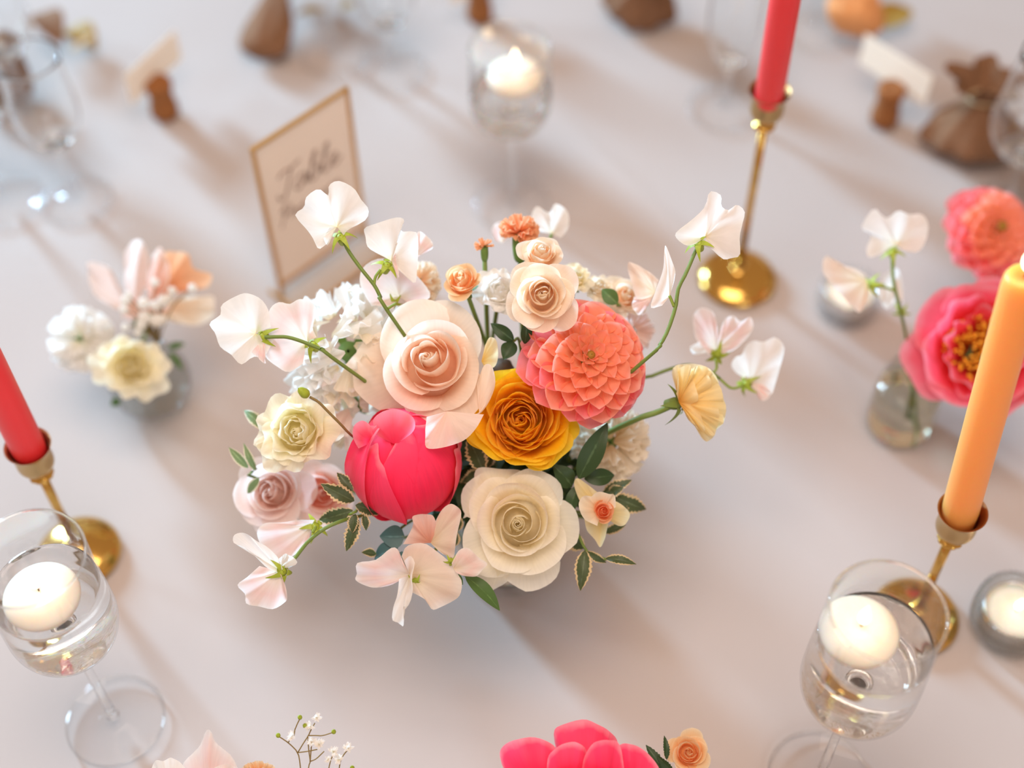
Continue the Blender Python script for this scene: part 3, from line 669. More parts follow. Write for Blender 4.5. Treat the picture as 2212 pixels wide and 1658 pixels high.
# cream rose
ax = caxis(1120, 1130, .0, -.02)
bloom('rose', 'large cream rose at the front of the bouquet over the vase', 'flower', 1118, 1128, .990, ax, 1.3, rose_petals(.0385, 26, .046, .48, .010, 5, .24, tight=.85, cup=.42, Wo=.95, roll=.45, spiral=.18, srl=.28), 'p_cream', .038, .016, group='roses of the bouquet')
o = V(1118, 1128, .990); t = COL.objects[-1] if False else [q for q in COL.objects if q.name.startswith('rose')][-1]
fan_to(t, o, 'p_cream', (1075, 1085), [(1000, 1120), (1022, 1060), (1030, 1012), (1080, 1012), (1130, 1018), (1150, 1050)], .972, tip=.006, cup=.10, ruf=.001, seed=3)
fan_to(t, o, 'p_cream', (1090, 1190), [(1010, 1170), (1020, 1225), (1052, 1272), (1080, 1265), (1110, 1245), (1150, 1225)], .965, tip=.012, cup=.14, ruf=.001, seed=8)
fan_to(t, o, 'p_cream', (1160, 1120), [(1150, 1050), (1195, 1080), (1215, 1110), (1222, 1160), (1205, 1200), (1185, 1235), (1150, 1225)], .972, tip=.010, cup=.14, ruf=.001, seed=9)
# yellow garden rose
ax = caxis(1127, 910, .02, .06)
bloom('garden_rose', 'bright yellow many-petalled rose in the middle of the bouquet', 'flower', 1124, 912, .985, ax, .2, rose_petals(.0355, 48, .034, .25, .05, 21, .10, tight=.72, cup=.36, Wo=.75, roll=.35, spiral=.22, kr=6, rmin=.10, sink=.10, srl=.1, lip=.03), 'p_yellow', .034, .016)
# peony bud
ax = caxis(874, 1002, -.20, 1.0); Rm = frame(ax, 0); lc = caxis(874, 1002)@Rm; lr = RI@Rm
p0_ = math.atan2(lc[1], lc[0]); sg = 1 if sin(math.atan2(lr[1], lr[0])-p0_) > 0 else -1
spec = [(2.0, 2.9, 3.14, .95, .0, 0), (4.9, 2.9, 3.14, .965, .0, 0), (p0_+sg*.55, 1.25, 3.0, 1.0, .006, -.01), (p0_-sg*1.05, .78, 2.55, 1.05, .008, .0), (p0_+sg*2.6, 1.1, 2.9, 1.0, .01, 0), (p0_-sg*1.2, .35, 2.9, 1.08, .02, .10), (p0_+sg*1.3, .55, 1.9, 1.05, .01, .01)]
bloom('peony_bud', 'closed hot pink peony bud below the blush rose', 'flower', 876, 1000, .975, ax, .0, ball_petals(.0365, spec), 'p_hot', .034, .038, mouth=VC+np.array([-.02, 0, .085]))
o = V(876, 1000, .975); t = [q for q in COL.objects if q.name.startswith('peony_bud')][0]
fan_to(t, o, 'p_hotlobe', (803, 955), [(775, 968), (763, 945), (765, 920), (782, 908), (800, 918), (808, 940)], .943, cup=.4, ruf=.0006, seed=4)
fan_to(t, o, 'p_hotlobe', (850, 958), [(815, 940), (806, 908), (828, 888), (860, 884), (892, 900), (896, 925), (878, 948)], .938, tip=.006, cup=.22, ruf=.0008, seed=5)
# coral dahlia
ax = caxis(1280, 775, .40, .36); pp, ts = dome_petals(.0460, 82, 3, .06, 1.85)
bloom('dahlia', 'coral orange dahlia in the bouquet beside the yellow rose', 'flower', 1268, 774, .965, ax, .0, pp, 'p_coral', .036, .02, mats=['p_coral' if q < .55 else ('p_coralpink' if (i % 3 == 0 or q > .8) else 'p_coral') for i, q in enumerate(ts)], core=(lathe([(.0003, .009), (.0028, .0085), (.0035, .005), (.0003, .002)], 12), 'eye', 'ochre'))
# spray roses (open, small)
def small_rose(px, py, d, Rpx, a, b, mat, label, seed, n=22, open_=.55, ruf=.004, name='spray_rose', group='spray roses', spin=0, stem=True, h=1.15, mouth=None, kr=7, cup=.42, tight=.85, point=.15, cat='flower'):
    R = Rpx*d/F
    return bloom(name, label, cat, px, py, d+R*h*.8, caxis(px, py, a, b), spin, rose_petals(R*1.04, n, R*h, open_, ruf/R*.25 if False else ruf*4, seed, point, tight=tight, cup=cup, Wo=.85, roll=.5, spiral=.12, kr=kr), mat, R*.9, R*.45, group=group, stem=stem, mouth=mouth)
small_rose(1172, 645, .93, 76, -.02, .16, 'p_peach', 'open peach spray rose facing up above the coral dahlia', 31, 28)
small_rose(1166, 566, .955, 50, .05, .75, 'p_peach', 'half-open peach spray rose behind the open one', 32, 18, .30)
small_rose(1004, 622, .965, 46, -.30, .75, 'p_apricot', 'apricot spray rose bud tucked behind the blush rose', 33, 16, .25)
small_rose(1345, 650, 1.01, 48, .3, .4, 'p_peach', 'blurred peach spray rose behind the coral dahlia', 34, 16)
# small peach star-shaped rose
o = V(1300, 1103, .965); t = thing('spray_rose', 'small peach rosebud with four pointed open petals over dark leaves', 'flower', o, 'spray roses')
for v, f, u in rose_petals(.0085, 12, .014, .2, .0, 3, .1, tight=.8):
    link('petal', mesh('petal', np.asarray(v)@frame(caxis(1300, 1103, .1, .0)).T, f, M['p_orange'], u), t)
for k, ol in enumerate([[(1262, 1098), (1248, 1072), (1240, 1045), (1247, 1032), (1268, 1045), (1290, 1062)], [(1262, 1120), (1268, 1145), (1285, 1165), (1296, 1181), (1306, 1165), (1312, 1138), (1316, 1118)], [(1315, 1122), (1335, 1135), (1350, 1132), (1361, 1112), (1350, 1095), (1330, 1082), (1318, 1085)], [(1270, 1080), (1290, 1062), (1315, 1066), (1328, 1070), (1330, 1095)], [(1290, 1135), (1262, 1120), (1250, 1090), (1262, 1070), (1290, 1075)]]):
    fan_to(t, o, 'p_peach' if k in (3, 4) else 'p_lemon', (1298, 1105), ol, .968-(.006 if k > 2 else 0), tip=.004 if k < 3 else -.004, cup=.12, ruf=.0008, seed=k)
stem_to(t, o, o, caxis(1300, 1103, .1, .1), vase_mouth(o))
# lisianthus
def lisi(px, py, d, Rpx, a, b, label, seed, mat='p_lisi', name='lisianthus', n=19, stem=True, mouth=None, group='lisianthus flowers', sxr=1.0):
    R = Rpx*d/F
    pts = rose_petals(R*1.0, n, R*.9, .5, .085, seed, .08, tight=.85, cup=.28, Wo=.95, roll=.4, spiral=.2, kr=8, rmin=.16)
    return bloom(name, label, 'flower', px, py, d+R*.7, caxis(px, py, a, b), seed*.7, pts, mat, R*.8, R*.45, stem=stem, mouth=mouth, group=group, core=(lathe([(.0003, R*.55), (R*.07, R*.52), (R*.10, R*.3), (R*.05, 0), (.0003, 0)], 10), 'pistil', 'stem_y'))
lisi(655, 935, .955, 92, -.28, .05, 'cream lisianthus with a yellow-green centre on the edge of the bouquet', 41)
lisi(1078, 640, .985, 56, .1, .55, 'white lisianthus seen from the side between two spray roses', 42, 'p_white', stem=True)
lisi(1240, 612, 1.0, 40, .1, .7, 'pale yellow lisianthus behind the open spray rose', 43, 'p_lisi')
lisi(1292, 632, 1.01, 36, .1, .7, 'ivory lisianthus half hidden behind the dahlia', 44, 'p_ivory')
# side-facing yellow lisianthus on its own stem
o = V(1466, 871, .975); t = thing('lisianthus', 'yellow lisianthus bent sideways on a long dark stem', 'flower', o, 'lisianthus flowers')
for k, (ol, dd) in enumerate([([(1462, 845), (1452, 795), (1480, 786), (1512, 788), (1546, 812), (1562, 862), (1563, 908), (1546, 932), (1524, 953), (1508, 930), (1484, 905)], .010), ([(1460, 850), (1466, 800), (1490, 790), (1500, 830), (1510, 880), (1520, 930), (1505, 925), (1484, 900)], -.004), ([(1462, 845), (1490, 800), (1515, 792), (1535, 830), (1548, 880), (1550, 925), (1528, 940), (1500, 905)], .002), ([(1470, 845), (1500, 810), (1530, 800), (1556, 840), (1560, 890), (1555, 920), (1520, 905)], .006)]):
    fan_to(t, o, 'p_lemon', (1466, 868), ol, .972, tip=dd, cup=.30-.03*k, ruf=.0050, seed=k, kr=15, nu=41)
v, f, u = calyx_star(V(1462, 871, .978)-o, np.array(caxis(1466, 871, 1.5, .1)), .011); link('calyx', mesh('calyx', v, f, M['stem'], u), t)
v, f, u = tube(np.array([V(1462, 871, .978), V(1420, 890, .985), V(1368, 908, .99), V(1270, 960, 1.03), VC+[.02, 0, .085], VC+[-.01, 0, .02]])-o, .0021, 18, 7); link('stem', mesh('stem', v, f, M['stem'], u), t)
# blush roses low on one side
small_rose(600, 1060, 1.005, 82, -.25, -.05, 'p_pink', 'pale pink rose low under the cream lisianthus', 51, 24, .5, 0, 'rose', 'roses of the bouquet')
small_rose(690, 1062, 1.02, 70, .1, -.05, 'p_salmon', 'salmon pink rose half hidden behind the pale pink one', 52, 16, .5, 0, 'rose', 'roses of the bouquet')
# white ruffled masses
def mass(px, py, d, Rpx, n, a, b, mat, label, seed, name='carnation', group='carnations', stem=True, mouth=None, mats=None, **kw):
    R = Rpx*d/F; pp = fan_mass_petals(R, n, seed, **kw)
    return bloom(name, label, 'flower', px, py, d+R*.35, caxis(px, py, a, b), seed, pp, mat, R*.7, R*.5, stem=stem, mouth=mouth, group=group, mats=mats)
rnd = random.Random(5)
mass(752, 758, 1.005, 112, 60, -.1, .1, 'p_white', 'big white hydrangea head between the sweet peas and the blush rose', 61, 'hydrangea', None, mats=[rnd.choice(['p_white', 'p_white', 'p_pea', 'p_ivory']) for _ in range(60)], wide=1.5, ruf=.09, a1=1.7, length=.34, lay=1.1)
mass(760, 870, 1.02, 80, 36, -.1, -.1, 'p_ivory', 'ivory hydrangea head behind the pink peony bud', 62, 'hydrangea', None, mats=[rnd.choice(['p_pea', 'p_ivory', 'p_pink']) for _ in range(36)], wide=1.5, ruf=.09, length=.36, lay=1.1)
mass(1318, 955, 1.02, 84, 60, .2, .1, 'p_ivory', 'cream carnation below the coral dahlia', 63, wide=.8, ruf=.10, serr=.04)
mass(905, 610, 1.02, 48, 34, 0, .5, 'p_peach', 'blurred peach carnation behind the blush rose', 64, serr=.04)
mass(1362, 712, 1.03, 50, 26, .4, .2, 'p_pink', 'pale pink carnation behind the coral dahlia', 65, serr=.03)
# upright orange carnation and its bud
def side_carnation(px, py, d, Rpx, label, cal, mat='p_orange', n=26):
    R = Rpx*d/F; o = V(px, py, d); t = thing('carnation', label, 'flower', o, 'carnations'); axn = caxis(px, py, -.05, 1.6); Rm = frame(axn)
    for v, f, u in fan_mass_petals(R, n, 7, a0=.1, a1=1.45, wide=.8, ruf=.12, serr=.05, inner=.12, length=.7): link('petal', mesh('petal', np.asarray(v)@Rm.T, f, M[mat], u), t)
    v, f, u = lathe(spline([(R*.10, -R*1.7), (R*.30, -R*1.45), (R*.38, -R*.8), (R*.36, -R*.1), (R*.45, R*.1)], 12), 12, lambda th, vv, j: 1+.12*vv*np.cos(th*5)); link('calyx', mesh('calyx', np.asarray(v)@Rm.T, f, M['calyx_g'], u), t)
    stem_to(t, o, o-axn*(R*1.6-.005), axn, vase_mouth(o))
side_carnation(1122, 502, 1.0, 44, 'small orange carnation standing up at the back of the bouquet', 1)
side_carnation(1046, 532, .99, 22, 'orange carnation bud with a large green calyx', 1, n=10)

# sweet peas -------------------------------------------------
def sweet_pea(label, stems, blooms, d, group='sweet pea stems of the bouquet', into=True, r=.0013):
    o = V(stems[0][-1][0], stems[0][-1][1], d); t = thing('sweet_pea', label, 'flower', o, group)
    for k, s in enumerate(stems):
        pts = [V(q[0], q[1], q[2] if len(q) > 2 else d) for q in s]
        if k == 0 and into is True: pts += [(pts[-1]*.4+(VC+[0, 0, .09])*.6), VC+np.array([random.uniform(-.01, .01), random.uniform(-.01, .01), .03])]
        v, f, u = tube(np.array(pts)-o, r*(1 if k == 0 else .8), 22 if k == 0 else 9, 7); link('stem', mesh('stem', v, f, M['stem_y' if k else 'stem'], u), t)
    for bl in blooms:
        c = bl['c']; bd = bl.get('d', d)
        bo = V(c[0], c[1], bd); e = link('bloom', None, t, bo-o); e.empty_display_size = .01
        for k, (ol, mt, kw) in enumerate(bl['p']):
            kk = dict(tip=-.004, cup=.16, ruf=.0016, seed=k+int(c[0])); kk.update(kw); cc = kk.pop('c', c)
            v, f, u = fan_petal(cc, ol, bd, **kk); link('petal', mesh('petal', np.asarray(v)-bo, f, M[mt], u), e)
        if 'cal' in bl:
            q = bl['cal']; v, f, u = calyx_star(V(q[0], q[1], bd-.0015)-bo, caxis(q[0], q[1], *bl.get('cax', (0, -.6))), bl.get('cr', .0080), 5, c[0]); link('calyx', mesh('calyx', v, f, M['calyx'], u), e)
    return t
A = [(709, 526), (689, 538), (676, 515), (663, 496), (637, 464), (657, 447), (663, 427), (689, 409), (709, 422), (711, 400), (732, 390), (764, 406), (781, 432), (797, 453), (789, 476), (752, 496), (742, 508)]
B = [(822, 551), (796, 535), (790, 512), (787, 493), (813, 482), (854, 470), (874, 476), (866, 499), (900, 502), (903, 540), (901, 580), (897, 612), (871, 592), (850, 572)]
Cc = [(850, 668), (815, 660), (799, 655), (779, 615), (785, 578), (825, 557), (870, 575), (905, 600), (930, 640), (890, 660)]
sweet_pea('white sweet pea stem reaching up in front of the table sign', [[(742, 520), (755, 545), (780, 580), (808, 615), (822, 642), (835, 668)], [(808, 615), (811, 598), (822, 582)], [(838, 666), (847, 660), (856, 655)]],
    [dict(c=(728, 490), p=[(A, 'p_pea', dict(nv=10, nu=41, cup=.12)), ([(720, 500), (712, 525), (705, 528), (700, 510), (712, 492)], 'p_pea', dict(tip=-.008))], cal=(736, 512), cax=(-.3, .9)),
     dict(c=(845, 563), d=.965, p=[(B, 'p_pea', dict(nu=37, cup=.14)), ([(850, 575), (862, 600), (858, 560), (855, 545)], 'p_peapink', dict(tip=-.006))], cal=(836, 574), cax=(.3, .9)),
     dict(c=(862, 640), d=.99, p=[(Cc, 'p_peapink', dict(nu=31, cup=.10)), ([(895, 520), (905, 500), (928, 515), (935, 535), (905, 552)], 'p_peapink', dict(c=(895, 560)))], cal=(852, 653), cr=.005)], .955)
D = [(590, 735), (572, 768), (547, 771), (524, 787), (505, 772), (498, 765), (475, 748), (465, 720), (454, 699), (478, 680), (479, 658), (512, 638), (535, 633), (564, 646), (582, 672), (586, 707)]
E_ = [(655, 785), (625, 803), (600, 793), (570, 762), (575, 700), (584, 667), (602, 652), (626, 656), (648, 646), (672, 652), (684, 672), (674, 705), (684, 728)]
sweet_pea('cream sweet pea stem stretching sideways below the table sign', [[(572, 728), (598, 727), (622, 728), (655, 738), (700, 757), (715, 770)]],
    [dict(c=(552, 720), d=.962, p=[(D, 'p_pea', dict(nu=41, cup=.12)), ([(545, 760), (560, 775), (574, 783), (573, 745)], 'p_peapink', dict(tip=-.006, c=(565, 735)))], cal=(568, 727), cax=(-.9, .1)),
     dict(c=(663, 738), d=.968, p=[(E_, 'p_peapink', dict(nu=37, cup=.10))], cal=(676, 746), cax=(-.4, .5)),
     dict(c=(700, 800), d=1.0, p=[([(655, 800), (632, 825), (640, 860), (680, 872), (720, 860), (740, 820), (730, 785)], 'p_pea', {}), ([(690, 800), (655, 770), (665, 755), (700, 750), (725, 775)], 'p_peapink', {})])], .955)
sweet_pea('pink-edged sweet pea stem drooping low beside the variegated leaves', [[(612, 1228), (636, 1206), (665, 1170), (700, 1142), (740, 1124, .960), (785, 1112, .985), (830, 1095, 1.0)], [(675, 1150), (680, 1142), (682, 1136)]],
    [dict(c=(606, 1232), d=.955, p=[([(598, 1238), (575, 1225), (550, 1200), (530, 1180), (505, 1172), (505, 1156), (520, 1150), (538, 1153), (556, 1168), (580, 1183), (600, 1205), (612, 1228)], 'p_pea', dict(nu=31, cup=.12)), ([(560, 1222), (535, 1245), (514, 1262), (528, 1282), (532, 1302), (560, 1308), (590, 1314), (612, 1303), (621, 1290), (617, 1262), (606, 1240)], 'p_peapink', dict(nu=31)), ([(604, 1205), (620, 1195), (642, 1214), (625, 1226)], 'p_pea', dict(c=(606, 1226)))], cal=(610, 1234), cax=(.8, -.2)),
     dict(c=(672, 1136), d=.975, p=[([(668, 1165), (640, 1195), (610, 1210), (580, 1198), (560, 1172), (557, 1146), (573, 1129), (610, 1128), (650, 1122), (680, 1122)], 'p_peapink', dict(nu=31, cup=.1))], cal=(681, 1137), cax=(.2, .3))], .955)
sweet_pea('peach and pink sweet pea hanging below the peony bud', [[(903, 1254, .965), (915, 1235, .985), (940, 1190, .99), (955, 1150, .99), (970, 1110, 1.0)]],
    [dict(c=(930, 1172), d=.965, p=[([(871, 1174), (885, 1150), (893, 1130), (892, 1114), (915, 1110), (936, 1113), (945, 1140)], 'p_salmon', dict(cup=.22)), ([(938, 1130), (955, 1100), (975, 1087), (993, 1098), (996, 1115), (988, 1150), (983, 1185), (978, 1205), (955, 1195)], 'p_peapeach', dict(cup=.2))]),
     dict(c=(885, 1240), d=.948, p=[([(872, 1245), (848, 1262), (815, 1267), (790, 1264), (768, 1252), (771, 1238), (773, 1214), (812, 1208), (845, 1183), (862, 1190), (869, 1215)], 'p_peapink', dict(nu=31, cup=.18)),
        ([(868, 1200), (880, 1178), (916, 1172), (949, 1195), (978, 1221), (990, 1240), (998, 1256), (995, 1280), (982, 1296), (950, 1312), (933, 1315), (920, 1295), (905, 1285), (881, 1276)], 'p_peapeach', dict(nu=37, cup=.10, tip=-.002)),
        ([(874, 1210), (886, 1200), (896, 1215), (890, 1245), (893, 1270), (886, 1300), (870, 1325), (872, 1352), (860, 1342), (848, 1335), (850, 1310), (858, 1285), (862, 1250)], 'p_pea', dict(nu=31, cup=.3, tip=-.014))], cal=(897, 1256), cr=.005, cax=(0, -1)),
     dict(c=(980, 1228), d=.945, p=[([(976, 1215), (990, 1190), (1005, 1182), (1018, 1186), (1035, 1205), (1053, 1217), (1040, 1232), (1027, 1244), (1003, 1244), (988, 1238)], 'p_peapink', dict(nu=27, cup=.25))], cal=(974, 1212), cr=.004)], .955)
Fo = [(1520, 530), (1536, 537), (1562, 559), (1580, 557), (1597, 551), (1596, 514), (1603, 485), (1609, 457), (1592, 442), (1574, 453), (1558, 444), (1556, 423), (1532, 415), (1522, 447), (1495, 474), (1462, 500), (1462, 514), (1482, 530), (1500, 528)]
sweet_pea('white sweet pea stem curving up toward the tall candlestick', [[(1508, 532), (1500, 548), (1482, 590), (1465, 624), (1459, 664), (1442, 715), (1425, 745), (1405, 768)], [(1456, 662), (1451, 650), (1446, 638)]],
    [dict(c=(1524, 512), p=[(Fo, 'p_pea', dict(nu=45, cup=.12)), ([(1519, 505), (1508, 480), (1530, 440), (1545, 470), (1535, 500)], 'p_peapink', dict(tip=.004))], cal=(1509, 526), cax=(-.3, .8)),
     dict(c=(1446, 640), d=.955, p=[([(1430, 660), (1405, 664), (1416, 628), (1432, 581), (1434, 545), (1438, 530), (1450, 560), (1458, 585), (1457, 605)], 'p_pea', dict(nu=27, cup=.2, ruf=.0008))]),
     dict(c=(1415, 632), d=1.0, p=[([(1400, 655), (1375, 645), (1362, 605), (1356, 568), (1375, 572), (1400, 585), (1422, 605)], 'p_peapeach', dict(cup=.25)), ([(1400, 660), (1380, 680), (1365, 660), (1370, 640)], 'p_peapink', {})])], .945)
sweet_pea('pink-tinged sweet pea stem leaning out past the yellow lisianthus', [[(1555, 818), (1530, 800), (1490, 788), (1450, 796), (1408, 812), (1370, 830)], [(1546, 774), (1548, 795), (1538, 806)], [(1606, 832), (1580, 838), (1555, 818)]],
    [dict(c=(1547, 755), d=1.04, p=[([(1530, 765), (1505, 735), (1497, 700), (1498, 678), (1515, 664), (1540, 674), (1550, 710)], 'p_peapink', dict(cup=.15)), ([(1552, 720), (1566, 690), (1582, 682), (1600, 694), (1622, 684), (1624, 714), (1592, 751), (1565, 765)], 'p_peapink', dict(cup=.12)), ([(1530, 762), (1500, 765), (1490, 750), (1510, 738)], 'p_pea', {})], cal=(1549, 766)),
     dict(c=(1620, 826), d=1.05, p=[([(1608, 815), (1590, 805), (1579, 788), (1588, 770), (1602, 766), (1612, 745), (1629, 735), (1650, 738), (1673, 728), (1692, 748), (1690, 775), (1684, 798), (1675, 830), (1668, 850), (1648, 856), (1636, 846)], 'p_pea', dict(nu=37, cup=.10)), ([(1625, 835), (1645, 865), (1665, 850), (1650, 830)], 'p_peapink', {})], cal=(1611, 829), cax=(-.8, 0))], 1.03)
sweet_pea('blurred pale sweet pea behind the orange carnation', [[(1192, 505), (1180, 540), (1160, 580), (1140, 620)]],
    [dict(c=(1192, 505), d=1.06, p=[([(1165, 500), (1148, 470), (1160, 445), (1185, 460), (1200, 440), (1225, 455), (1228, 490), (1212, 515)], 'p_pea', dict(nu=31)), ([(1070, 520), (1062, 495), (1080, 478), (1100, 490), (1096, 515)], 'p_peapink', dict(c=(1085, 525)))])], 1.05)

# foliage -----------------------------------------------------
def sprig(label, mat, leaves, d, stem=None, group='leaf sprigs of the bouquet', name='leaf_sprig', **kw):
    """leaves: (x0,y0,x1,y1,width px[,depth]) base to tip"""
    q0 = leaves[0]; o = V(q0[0], q0[1], d); t = thing(name, label, 'foliage', o, group)
    for k, l in enumerate(leaves):
        dd = l[5] if len(l) > 5 else d; rr = random.Random(k+int(l[0]))
        p0 = V(l[0], l[1], dd); p1 = V(l[2], l[3], dd+rr.uniform(-.008, .008)); w = l[4]*dd/F
        fc = caxis(l[0], l[1], rr.uniform(-.35, .35), rr.uniform(-.1, .5))
        v, f, u = leaf_geo(p0, p1, w, fc, seed=k, bend=rr.uniform(.02, .14), **kw); link('leaf', mesh('leaf', np.asarray(v)-o, f, M[mat], u), t)
    if stem:
        pts = [V(*(q if len(q) > 2 else (*q, d))) for q in stem]+[VC+np.array([random.uniform(-.02, .02), random.uniform(-.02, .02), .085]), VC+[0, 0, .03]]
        v, f, u = tube(np.array(pts)-o, .0010, 16, 6); link('stem', mesh('stem', v, f, M['stem'], u), t)
sprig('smooth dark green leaf sprig over the cream carnation', 'leaf', [(1250, 1034, 1312, 914, 50, .975), (1262, 1034, 1330, 1026, 38, .98), (1236, 1050, 1196, 1004, 44, .98), (1252, 1045, 1225, 1122, 30, .98), (1244, 1122, 1222, 1118, 24, .975)], .98, [(1254, 1040), (1240, 1080, 1.0)], wav=.03)
V_ = dict(serr=.30, wav=.06)
sprig('variegated serrated sprig beyond the small peach rose', 'leaf_var', [(1300, 1068, 1364, 1036, 36), (1322, 1070, 1398, 1102, 48), (1318, 1068, 1345, 1052, 34), (1305, 1150, 1352, 1132, 26), (1330, 1090, 1360, 1120, 34)], .995, [(1322, 1075), (1290, 1110)], **V_)
sprig('variegated serrated sprig hanging free below the small peach rose', 'leaf_var', [(1262, 1184, 1204, 1146, 44, .985), (1264, 1188, 1254, 1274, 42, .975), (1268, 1190, 1310, 1216, 22, .975), (1308, 1206, 1374, 1216, 26, .972)], .98, [(1310, 1208, .975), (1268, 1190), (1243, 1140), (1225, 1110, 1.0)], serr=.22, wav=.05)
sprig('variegated dark leaves between the pink peony bud and yellow rose', 'leaf_var', [(1044, 1018, 1012, 942, 54), (1040, 1020, 1000, 1040, 40, 1.0), (1030, 1030, 985, 1062, 34, 1.01), (1050, 1010, 1068, 960, 40, 1.0)], .985, [(1044, 1020), (1050, 1060, 1.02)], **V_)
sprig('variegated serrated sprig under the peony bud beside the drooping sweet pea', 'leaf_var', [(765, 1082, 695, 1046, 44), (762, 1060, 728, 1020, 32), (762, 1102, 686, 1124, 44), (768, 1090, 822, 1108, 40), (772, 1118, 748, 1190, 38), (785, 1110, 792, 1146, 24), (768, 1110, 760, 1150, 30)], .965, [(752, 1112), (768, 1105), (810, 1090, 1.0)], **V_)
sprig('pale variegated sprig sticking out behind the cream lisianthus', 'leaf_varp', [(578, 928, 526, 884, 30), (578, 936, 550, 964, 22), (536, 1010, 494, 966, 24), (552, 1016, 526, 958, 20), (560, 1032, 534, 1066, 24)], 1.0, [(534, 970), (552, 1010), (590, 1040, 1.02)], serr=.15, wav=.05)
sprig('dark leaf pair beneath the open spray rose', 'leaf', [(1110, 736, 1060, 698, 30), (1110, 738, 1088, 776, 36), (1138, 695, 1134, 744, 26, .955)], .975, [(1108, 735), (1125, 760, 1.0)], wav=.04)
sprig('single dark leaf behind the coral dahlia', 'leaf_mid', [(1334, 656, 1300, 624, 34)], .995, [(1334, 656), (1320, 700, 1.03)])
sprig('fresh green pointed leaf hanging below the cream rose', 'leaf_mid', [(1004, 1242, 1082, 1314, 34), (985, 1240, 1000, 1262, 20)], .955, [(1004, 1242), (1010, 1200, 1.0)], bend=.0) if False else sprig('fresh green pointed leaf hanging below the cream rose', 'leaf_mid', [(1004, 1242, 1082, 1316, 36), (978, 1240, 1000, 1262, 20)], .955, [(1004, 1242), (1010, 1200, 1.0)])
sprig('blue-green rounded eucalyptus leaves under the peony bud', 'euc', [(874, 1158, 820, 1158, 50), (860, 1180, 806, 1208, 40), (852, 1172, 838, 1200, 34), (868, 1190, 868, 1236, 26)], .975, [(870, 1160), (880, 1130, 1.0)], shape=.7)
sprig('small serrated leaves peeping out beside the eucalyptus', 'leaf_var', [(812, 1196, 782, 1192, 24), (985, 1148, 990, 1110, 30, .99), (980, 1180, 984, 1145, 26, .985)], .98, [(812, 1196), (850, 1170, 1.0)], serr=.2)
# bud on a thin stem over the lisianthus
o = V(667, 856, .935); t = thing('flower_bud', 'tiny green bud on a thin stem crossing the cream lisianthus', 'flower', o)
v, f, u = lathe(spline([(.0003, 0), (.0028, .002), (.0034, .005), (.0024, .0085), (.0003, .011)], 10), 9); Rm = frame(caxis(667, 856, -.9, .7)); link('bud', mesh('bud', np.asarray(v)@Rm.T, f, M['calyx'], u), t)
v, f, u = tube(np.array([V(669, 857, .935), V(688, 868, .937), V(708, 888, .94), V(735, 915, .945), V(762, 942, .96), V(800, 960, 1.0), VC+[-.02, 0, .085]])-o, .0009, 18, 6); link('stem', mesh('stem', v, f, M['stem_br'], u), t)
# dark seed head and inner filler leaves
o = V(1085, 800, 1.0); t = thing('seed_head', 'dark round seed head deep between the blush and yellow roses', 'flower', o)
v, f, u = lathe(spline([(.0003, -.009), (.006, -.007), (.0085, 0), (.006, .007), (.0003, .009)], 12), 18, lambda th, vv, j: 1+.05*np.cos(th*9)); link('head', mesh('head', v, f, M['berry'], u), t)
stem_to(t, o, o, caxis(1085, 800), vase_mouth(o))
rnd = random.Random(12); k = 0
for ring, (rr_, zz) in enumerate([(.02, .165), (.038, .150), (.055, .135)]):
    n = (6, 9, 11)[ring]
    for i in range(n):
        a = 2*pi*i/n+ring*.5; p = VC+np.array([rr_*cos(a), rr_*sin(a)*.9-.002, zz]); p0 = VC+np.array([rr_*.3*cos(a), rr_*.3*sin(a), .085])
        t = thing('filler_sprig', 'dark leafy filler sprig deep inside the bouquet between the stems', 'foliage', p0, 'filler sprigs inside the bouquet')
        pm = p*.6+p0*.4
        v, f, u = tube(np.array([VC+[0, 0, .03], p0, pm, p])-p0, .0011, 10, 5); link('stem', mesh('stem', v, f, M['stem'], u), t)
        for j in range(5):
            b0 = pm+(p-pm)*(j/4); b1 = b0+np.array([rnd.uniform(-.03, .03), rnd.uniform(-.03, .03), rnd.uniform(-.002, .018)])
            v, f, u = leaf_geo(b0, b1, .016, (0, 0, 1), seed=j); link('leaf', mesh('leaf', np.asarray(v)-p0, f, M['leaf'], u), t)

